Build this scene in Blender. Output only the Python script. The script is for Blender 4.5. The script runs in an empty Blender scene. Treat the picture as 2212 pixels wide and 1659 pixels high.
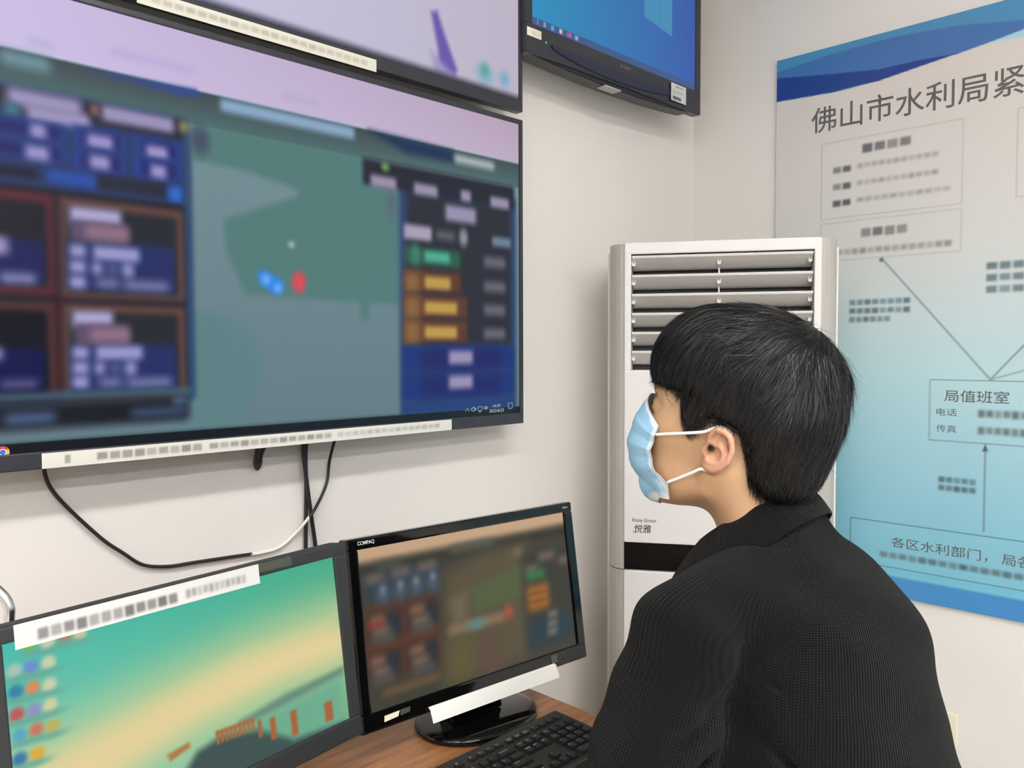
import bpy, bmesh, math, random
import numpy as np
from mathutils import Vector, Matrix
sc = bpy.context.scene
col = sc.collection
random.seed(7); RNG = np.random.default_rng(11)
PI = math.pi
R = math.radians
# ------------------------------------------------------------------ camera, world, exposure
CAM = Vector((-2.28, -1.44, 1.42))
YAW, PITCH, ROLL = R(45.25), R(-2.42), R(0.2)
fw = Vector((math.sin(YAW)*math.cos(PITCH), math.cos(YAW)*math.cos(PITCH), math.sin(PITCH)))
r0 = Vector((math.cos(YAW), -math.sin(YAW), 0)); u0 = r0.cross(fw)
rt = r0*math.cos(ROLL) - u0*math.sin(ROLL); upv = rt.cross(fw)
cd = bpy.data.cameras.new('camera'); cam = bpy.data.objects.new('camera', cd); col.objects.link(cam)
cd.sensor_width = 36; cd.lens = 36*1760/2212; cd.clip_start = .02
cam.matrix_world = Matrix(((rt.x, upv.x, -fw.x, CAM.x), (rt.y, upv.y, -fw.y, CAM.y), (rt.z, upv.z, -fw.z, CAM.z), (0, 0, 0, 1)))
sc.camera = cam
w = bpy.data.worlds.new('world'); sc.world = w; w.use_nodes = True
w.node_tree.nodes['Background'].inputs[0].default_value = (.8, .85, 1, 1)
w.node_tree.nodes['Background'].inputs[1].default_value = .05
vs = sc.view_settings; sc.display_settings.display_device = 'sRGB'
vs.view_transform = 'Standard'; vs.look = 'None'; vs.exposure = 0.0; vs.gamma = 1; vs.use_curve_mapping = False
sc.cycles.use_denoising = True
sc.cycles.max_bounces = 10; sc.cycles.diffuse_bounces = 6
LAMP_STRENGTH = 42.5
LAMP_COLOR = (1.0, .985, .972)

# ------------------------------------------------------------------ materials
def lin(c):
    c = np.asarray(c, float)/255.
    return np.where(c <= .04045, c/12.92, ((c+.055)/1.055)**2.4)
def L3(*c): return tuple(float(v) for v in lin(c))
def nd(nt, t, x=0, **kw):
    n = nt.nodes.new(t)
    for k, v in kw.items(): setattr(n, k, v)
    return n
def mat(name, c, rough=.5, metal=0., spec=.5, coat=0., bump=None, emis=None, sheen=0.):
    m = bpy.data.materials.new(name); m.use_nodes = True; nt = m.node_tree
    b = nt.nodes['Principled BSDF']
    b.inputs['Base Color'].default_value = (*c, 1); b.inputs['Roughness'].default_value = rough
    b.inputs['Metallic'].default_value = metal; b.inputs['Specular IOR Level'].default_value = spec
    b.inputs['Coat Weight'].default_value = coat; b.inputs['Sheen Weight'].default_value = sheen
    if emis:
        b.inputs['Emission Color'].default_value = (*emis[0], 1); b.inputs['Emission Strength'].default_value = emis[1]
    if bump:                                            # (noise scale, strength, distance)
        tc = nd(nt, 'ShaderNodeTexCoord'); nz = nd(nt, 'ShaderNodeTexNoise'); bp = nd(nt, 'ShaderNodeBump')
        nz.inputs['Scale'].default_value = bump[0]; nz.inputs['Detail'].default_value = 5
        bp.inputs['Strength'].default_value = bump[1]; bp.inputs['Distance'].default_value = bump[2]
        nt.links.new(tc.outputs['Object'], nz.inputs['Vector']); nt.links.new(nz.outputs['Fac'], bp.inputs['Height'])
        nt.links.new(bp.outputs['Normal'], b.inputs['Normal'])
    return m
def attr_mat(name, emit=False, rough=.3, spec=.5, coat=0.):
    m = bpy.data.materials.new(name); m.use_nodes = True; nt = m.node_tree; b = nt.nodes['Principled BSDF']
    a = nd(nt, 'ShaderNodeAttribute', attribute_name='Col')
    if emit:
        b.inputs['Base Color'].default_value = (.0015, .0015, .002, 1)
        nt.links.new(a.outputs['Color'], b.inputs['Emission Color']); b.inputs['Emission Strength'].default_value = 1.0
    else: nt.links.new(a.outputs['Color'], b.inputs['Base Color'])
    b.inputs['Roughness'].default_value = rough; b.inputs['Specular IOR Level'].default_value = spec; b.inputs['Coat Weight'].default_value = coat
    b.inputs['Coat Roughness'].default_value = .08
    return m
M = {}
M['wall'] = mat('wall_paint', L3(226, 223, 219), .75, spec=.3, bump=(60, .12, .002))
M['wallb'] = mat('wall_grey_low_bounce', L3(168, 166, 164), .8, bump=(60, .12, .002))  # unseen walls, made darker to cut their bounce light
M['ceil'] = mat('ceiling_paint', L3(232, 230, 226), .85)
M['floor'] = mat('floor_tile', L3(206, 202, 196), .35, bump=(3, .05, .002))
M['white'] = mat('white_plastic', L3(220, 219, 217), .30, spec=.5)
M['casing'] = mat('casing_white', L3(222, 220, 212), .4)
M['trimgrey'] = mat('grey_plastic', L3(172, 170, 165), .42)
M['louver'] = mat('louver_plastic', L3(206, 203, 200), .38)
M['dark'] = mat('cavity_shade', L3(34, 36, 40), .6)  # dark tone stands in for shade inside vent and socket slots
M['black'] = mat('black_plastic', L3(30, 31, 33), .42)
M['matte'] = mat('matte_black_plastic', L3(40, 43, 45), .55, bump=(900, .15, .0004))
M['gloss'] = mat('gloss_black_plastic', L3(10, 10, 10), .07, spec=.4)
M['tvblack'] = mat('satin_black_bezel', L3(42, 44, 52), .35)
M['navy'] = mat('speaker_grille_blue', L3(22, 30, 58), .35)
M['chrome'] = mat('brushed_metal', (.72, .72, .71), .22, metal=1)
M['paper'] = mat('paper', L3(240, 240, 234), .7)
M['paperold'] = mat('yellowed_paper', L3(228, 224, 196), .7)
M['tape'] = mat('tape_residue', L3(70, 76, 64), .3, bump=(260, .8, .002))
M['ink'] = mat('ink', L3(92, 92, 92), .6)
M['inkdark'] = mat('dark_ink', L3(44, 40, 38), .5)
M['inkmid'] = mat('grey_ink', L3(120, 120, 118), .6)
M['silver'] = mat('silver_print', L3(205, 205, 205), .4)
M['cable'] = mat('black_cable', L3(30, 31, 33), .45)
M['cablew'] = mat('white_cable', L3(238, 236, 230), .4)
M['socket'] = mat('ivory_plastic', L3(232, 226, 202), .4)
M['key'] = mat('key_plastic', L3(28, 28, 28), .5)
M['deck'] = mat('keyboard_plastic', L3(38, 37, 35), .55, bump=(700, .2, .0004))
M['legend'] = mat('key_print', L3(225, 225, 225), .5)
M['lamp'] = mat('lamp_diffuser', (.9, .9, .9), .5, emis=(LAMP_COLOR, LAMP_STRENGTH))
M['metalwhite'] = mat('white_metal', L3(225, 225, 222), .4)
M['skinE'] = mat('eye_white', L3(225, 220, 214), .2)
M['hairbrow'] = mat('brow_hair', L3(30, 25, 22), .6)
M['screen'] = attr_mat('lit_screen', True, .4, .12)
M['print'] = attr_mat('printed_board', False, .22, .5, .0)
for k, c in dict(r=(219, 68, 55), y=(230, 190, 70), g=(30, 140, 70), b=(40, 110, 220), w=(235, 238, 245), lt=(190, 205, 210), line=(110, 150, 230)).items():
    M['px_'+k] = mat('lit_pixels_'+k, (.01, .01, .01), .4, emis=(L3(*c), 1.0))
def wood():
    m = bpy.data.materials.new('wood_laminate'); m.use_nodes = True; nt = m.node_tree; b = nt.nodes['Principled BSDF']
    tc = nd(nt, 'ShaderNodeTexCoord'); mp = nd(nt, 'ShaderNodeMapping'); mp.inputs['Scale'].default_value = (1.6, 26, 26)
    mp.inputs['Rotation'].default_value = (0, 0, R(4))
    n1 = nd(nt, 'ShaderNodeTexNoise'); n1.inputs['Scale'].default_value = 3.0; n1.inputs['Detail'].default_value = 6; n1.inputs['Distortion'].default_value = .9
    n2 = nd(nt, 'ShaderNodeTexNoise'); n2.inputs['Scale'].default_value = 14; n2.inputs['Detail'].default_value = 3
    cr = nd(nt, 'ShaderNodeValToRGB'); e = cr.color_ramp.elements
    e[0].position = .28; e[0].color = (*L3(108, 66, 36), 1); e[1].position = .72; e[1].color = (*L3(176, 122, 78), 1)
    mx = nd(nt, 'ShaderNodeMath', operation='MULTIPLY_ADD'); mx.inputs[1].default_value = .28
    nt.links.new(tc.outputs['Object'], mp.inputs['Vector'])
    for n in (n1, n2): nt.links.new(mp.outputs['Vector'], n.inputs['Vector'])
    nt.links.new(n2.outputs['Fac'], mx.inputs[0]); 
    s = nd(nt, 'ShaderNodeMath', operation='MULTIPLY'); s.inputs[1].default_value = .78
    nt.links.new(n1.outputs['Fac'], s.inputs[0]); nt.links.new(s.outputs[0], mx.inputs[2])
    nt.links.new(mx.outputs[0], cr.inputs['Fac']); nt.links.new(cr.outputs['Color'], b.inputs['Base Color'])
    b.inputs['Roughness'].default_value = .38
    return m
M['wood'] = wood()

# ------------------------------------------------------------------ mesh helpers
class MB:
    def __init__(s): s.bm = bmesh.new()
    def box(s, a, b, bev=0, seg=2, mi=0):
        t = bmesh.new(); bmesh.ops.create_cube(t, size=1)
        a = Vector(a); b = Vector(b); d = b-a; c = (a+b)/2
        for v in t.verts: v.co = Vector((v.co.x*d.x, v.co.y*d.y, v.co.z*d.z)) + c
        if bev: bmesh.ops.bevel(t, geom=t.edges[:], offset=bev, segments=seg, affect='EDGES', profile=.6)
        return s.add(t, mi)
    def add(s, t, mi=0, mtx=None):
        if mtx is not None: t.transform(mtx)
        vm = {}
        for v in t.verts: vm[v] = s.bm.verts.new(v.co)
        for f in t.faces:
            try: g = s.bm.faces.new([vm[v] for v in f.verts]); g.material_index = mi; g.smooth = f.smooth
            except ValueError: pass
        t.free(); return s
    def quad(s, pts, mi=0):
        f = s.bm.faces.new([s.bm.verts.new(p) for p in pts]); f.material_index = mi; return s
    def prism(s, poly, a, b, axes=(0, 1, 2), bev=0, mi=0):   # polygon in axes[0],axes[1], extruded a..b along axes[2]
        t = bmesh.new()
        def mk(p, h):
            v = [0, 0, 0]; v[axes[0]] = p[0]; v[axes[1]] = p[1]; v[axes[2]] = h; return t.verts.new(v)
        A = [mk(p, a) for p in poly]; B = [mk(p, b) for p in poly]; n = len(poly)
        t.faces.new(A); t.faces.new(B[::-1])
        for i in range(n): t.faces.new([A[i], B[i], B[(i+1) % n], A[(i+1) % n]])
        bmesh.ops.recalc_face_normals(t, faces=t.faces[:])
        if bev: bmesh.ops.bevel(t, geom=t.edges[:], offset=bev, segments=2, affect='EDGES')
        return s.add(t, mi)
    def tube(s, pts, r, n=10, mi=0, flat=1.0, capped=True):
        P = [Vector(p) for p in pts]; rs = r if isinstance(r, (list, tuple)) else [r]*len(P); rings = []; up = None
        for i, p in enumerate(P):
            d = (P[min(i+1, len(P)-1)] - P[max(i-1, 0)]).normalized()
            if up is None: up = Vector((0, 0, 1)) if abs(d.z) < .9 else Vector((1, 0, 0))
            x = up.cross(d).normalized(); y = d.cross(x); up = y
            rings.append([s.bm.verts.new(p + x*(rs[i]*flat*math.cos(2*PI*k/n)) + y*(rs[i]*math.sin(2*PI*k/n))) for k in range(n)])
        for a, b in zip(rings, rings[1:]):
            for k in range(n):
                f = s.bm.faces.new([a[k], a[(k+1) % n], b[(k+1) % n], b[k]]); f.smooth = True; f.material_index = mi
        if capped:
            for g in (rings[0][::-1], rings[-1]): s.bm.faces.new(g).material_index = mi
        return s
    def lathe(s, prof, c=(0, 0, 0), n=48, sx=1, sy=1, mi=0, rot=0):
        c = Vector(c); rings = []
        for rr_, z in prof:
            rings.append([s.bm.verts.new(c + Vector((rr_*(sx*math.cos(2*PI*k/n)*math.cos(rot) - sy*math.sin(2*PI*k/n)*math.sin(rot)), rr_*(sx*math.cos(2*PI*k/n)*math.sin(rot) + sy*math.sin(2*PI*k/n)*math.cos(rot)), z))) for k in range(n)])
        for a, b in zip(rings, rings[1:]):
            for k in range(n):
                f = s.bm.faces.new([a[k], a[(k+1) % n], b[(k+1) % n], b[k]]); f.smooth = True; f.material_index = mi
        for g in (rings[0][::-1], rings[-1]): s.bm.faces.new(g).material_index = mi
        return s
    def xform(s, m): s.bm.transform(m); return s
    def build(s, name, mats, parent=None, norm=True):
        if norm: bmesh.ops.recalc_face_normals(s.bm, faces=s.bm.faces[:])
        me = bpy.data.meshes.new(name); s.bm.to_mesh(me); s.bm.free()
        return link(name, me, mats, parent)
def link(name, me, mats, parent=None):
    for m in (mats if isinstance(mats, (list, tuple)) else [mats]): me.materials.append(m)
    o = bpy.data.objects.new(name, me); col.objects.link(o)
    if parent is not None: o.parent = parent
    return o
def tag(o, label=None, cat=None, group=None, kind=None):
    for k, v in (('label', label), ('category', cat), ('group', group), ('kind', kind)):
        if v: o[k] = v
    return o
def empty(name, mtx, label, cat, group=None):
    o = bpy.data.objects.new(name, None); col.objects.link(o); o.empty_display_size = .05
    o.matrix_world = mtx if isinstance(mtx, Matrix) else Matrix.Translation(mtx)
    return tag(o, label, cat, group)
def frame(o, ex, ey, ez):
    o, ex, ey, ez = map(Vector, (o, ex, ey, ez))
    return Matrix(((ex.x, ey.x, ez.x, o.x), (ex.y, ey.y, ez.y, o.y), (ex.z, ey.z, ez.z, o.z), (0, 0, 0, 1)))
def spline(pts, n=8):
    P = [Vector(p) for p in pts]; P = [P[0]*2-P[1]] + P + [P[-1]*2-P[-2]]; out = []
    for i in range(1, len(P)-2):
        a, b, c, d = P[i-1:i+3]
        for k in range(n):
            t = k/n
            out.append(.5*((2*b) + (c-a)*t + (2*a-5*b+4*c-d)*t*t + (3*b-a-3*c+d)*t**3))
    return out + [P[-2]]
def text_bm(body, size, align='LEFT', bold=0., sx=1., shear=0.):
    """Flat text as a bmesh in the XY plane, baseline at y=0."""
    c = bpy.data.curves.new('t', 'FONT'); c.body = body; c.size = size; c.align_x = align; c.offset = bold; c.shear = shear; c.resolution_u = 4
    o = bpy.data.objects.new('t', c); col.objects.link(o)
    me = bpy.data.meshes.new_from_object(o.evaluated_get(bpy.context.evaluated_depsgraph_get()))
    bpy.data.objects.remove(o); bpy.data.curves.remove(c)
    bm = bmesh.new(); bm.from_mesh(me); bpy.data.meshes.remove(me)
    if sx != 1: bm.transform(Matrix.Diagonal((sx, 1, 1, 1)))
    return bm
# ------------------------------------------------------------------ screen / print painter
def paint(w, h, items, res, blur=1.):
    nx = int(w/res)+1; nz = int(h/res)+1
    x = np.linspace(0, w, nx)[None, :]; z = np.linspace(0, h, nz)[:, None]
    img = np.zeros((nz, nx, 3)); X, Z = np.broadcast_to(x, (nz, nx)), np.broadcast_to(z, (nz, nx))
    def ss(t): t = np.clip(t, 0, 1); return t*t*(3-2*t)
    for it in items:
        if it[0] == 'q':
            _, x0, z0, x1, z1, a, b, c, d = it
            m = (X >= x0) & (X <= x1) & (Z >= z0) & (Z <= z1)
            u = ((X-x0)/(x1-x0))[..., None]; v = ((Z-z0)/(z1-z0))[..., None]
            cc = (np.array(a)*(1-u)+np.array(b)*u)*(1-v) + (np.array(c)*(1-u)+np.array(d)*u)*v
            img[m] = cc[m]; continue
        cl, s = np.array(it[-2], float), it[-1]*blur
        if it[0] == 'r':
            _, x0, z0, x1, z1 = it[:5]
            al = ss((X-x0)/s+.5)*ss((x1-X)/s+.5)*ss((Z-z0)/s+.5)*ss((z1-Z)/s+.5)
        elif it[0] == 'e':
            _, cx, cz, rx, rz = it[:5]
            al = ss(((1-np.sqrt(((X-cx)/rx)**2+((Z-cz)/rz)**2))*min(rx, rz))/s+.5)
        else:
            P = np.array(it[1]); dmin = np.full(X.shape, 1e9); ins = np.zeros(X.shape, bool)
            for i in range(len(P)):
                a, b = P[i], P[(i+1) % len(P)]; e = b-a
                t = np.clip(((X-a[0])*e[0]+(Z-a[1])*e[1])/max(e@e, 1e-12), 0, 1)
                dmin = np.minimum(dmin, (X-a[0]-t*e[0])**2+(Z-a[1]-t*e[1])**2)
                if a[1] != b[1]: ins ^= ((a[1] > Z) != (b[1] > Z)) & (X < (b[0]-a[0])*(Z-a[1])/(b[1]-a[1])+a[0])
            dd = np.sqrt(dmin); al = ss(np.where(ins, dd, -dd)/s+.5)
        img = img*(1-al[..., None]) + cl*al[..., None]
    return img, nx, nz
def art_mesh(name, w, h, items, res, material, parent, x0=0, z0=0, y=0., crop=None, blur=1.):
    """A painted panel in the local XZ plane of parent, facing -Y. crop = (xa, za, xb, zb) keeps that part."""
    if crop:
        xa, za, xb, zb = crop
        def sh(it):
            if it[0] == 'p': return (it[0], [(a-xa, b-za) for a, b in it[1]]) + tuple(it[2:])
            if it[0] == 'e': return (it[0], it[1]-xa, it[2]-za) + tuple(it[3:])
            return (it[0], it[1]-xa, it[2]-za, it[3]-xa, it[4]-za) + tuple(it[5:])
        items = [sh(i) for i in items]; w, h, x0, z0 = xb-xa, zb-za, x0+xa, z0+za
    img, nx, nz = paint(w, h, items, res, blur)
    xs = x0+np.linspace(0, w, nx); zs = z0+np.linspace(0, h, nz)
    V = np.stack([np.broadcast_to(xs[None, :], (nz, nx)), np.full((nz, nx), y), np.broadcast_to(zs[:, None], (nz, nx))], -1).reshape(-1, 3)
    idx = np.arange(nz*nx).reshape(nz, nx)
    F = np.stack([idx[:-1, :-1], idx[:-1, 1:], idx[1:, 1:], idx[1:, :-1]], -1).reshape(-1, 4)
    me = np_mesh(name, V, F)
    a = me.color_attributes.new('Col', 'FLOAT_COLOR', 'POINT')
    c4 = np.ones((len(V), 4), np.float32); c4[:, :3] = lin(img.reshape(-1, 3)); a.data.foreach_set('color', c4.ravel())
    return link(name, me, material, parent)
def np_mesh(name, V, F, smooth=False):
    me = bpy.data.meshes.new(name); V = np.ascontiguousarray(V, np.float32); F = np.ascontiguousarray(F, np.int32); k = F.shape[1]
    me.vertices.add(len(V)); me.vertices.foreach_set('co', V.ravel())
    me.loops.add(F.size); me.loops.foreach_set('vertex_index', F.ravel())
    me.polygons.add(len(F)); me.polygons.foreach_set('loop_start', np.arange(0, F.size, k, dtype=np.int32)); me.polygons.foreach_set('loop_total', np.full(len(F), k, np.int32))
    if smooth: me.polygons.foreach_set('use_smooth', np.ones(len(F), bool))
    me.update(calc_edges=True); me.validate(); return me
# ------------------------------------------------------------------ the room
RX, RY, RZ = -7.0, -5.6, 2.80
def struct(name, a, b, m):
    o = MB().box(a, b).build(name, m); o['kind'] = 'structure'; return o
struct('floor', (RX, RY, -.1), (0, 0, 0), M['floor'])
struct('ceiling', (RX, RY, RZ), (0, 0, RZ+.1), M['ceil'])
struct('wall_left', (RX-.1, 0, -.1), (.1, .1, RZ+.1), M['wall'])
struct('wall_right', (0, RY-.1, -.1), (.1, 0, RZ+.1), M['wall'])
struct('wall_back', (RX-.1, RY-.1, -.1), (0, RY, RZ+.1), M['wallb'])
struct('wall_far', (RX-.1, RY, -.1), (RX, 0, RZ+.1), M['wallb'])
# ceiling lamps: two tubes' worth of light behind one diffuser, in rows along the room
def lamp():
    r = empty('ceiling_lamp', (0, 0, RZ), '', 'ceiling lamp', 'long ceiling lamps in rows')
    MB().box((-.6, -.11, -.05), (.6, .11, 0), .006).build('housing', M['metalwhite'], r)
    MB().box((-.585, -.095, -.062), (.585, .095, -.0495), .004).build('diffuser', M['lamp'], r)
    return r
first = lamp(); spots = [(x, y) for y in (-1.75, -3.2, -4.65) for x in (-1.9, -3.7, -5.5)]
for i, (x, y) in enumerate(spots):
    if i == 0: o = first
    else:
        o = first.copy(); col.objects.link(o)
        for ch in first.children: c = ch.copy(); c.parent = o; col.objects.link(c)
    o.location = (x, y, RZ)
    o['label'] = 'long white ceiling lamp, %s row from the screens, %s along the row' % (('nearest', 'middle', 'farthest')[i//3], ('right end', 'middle', 'left end')[i % 3])

# ------------------------------------------------------------------ wall displays
def rim(mb, W, H, l, r, b, t, y0, y1, bev=.002):
    mb.box((0, y0, 0), (W, y1, b), bev); mb.box((0, y0, H-t), (W, y1, H), bev)
    mb.box((0, y0, b-.001), (l, y1, H-t+.001), bev); mb.box((W-r, y0, b-.001), (W, y1, H-t+.001), bev); return mb
def big_display(z, art, label, name='wall_display'):
    W, H = 1.233, .712
    d = empty(name, (-2.12, -.098, z), label, 'display', 'stacked large wall displays')
    rim(MB(), W, H, .012, .011, .026, .011, 0, .022).build('frame', M['tvblack'], d)
    MB().box((.01, .012, .01), (W-.01, .05, H-.01), .004).build('rear_cover', M['black'], d)
    MB().box((.3, .05, .15), (.9, .096, .55), .003).build('wall_mount', M['black'], d)
    art_mesh('screen', W, H, art, .0026, M['screen'], d, y=.004, crop=(.010, .024, W-.009, H-.009), blur=3.2)
    return d
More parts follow.
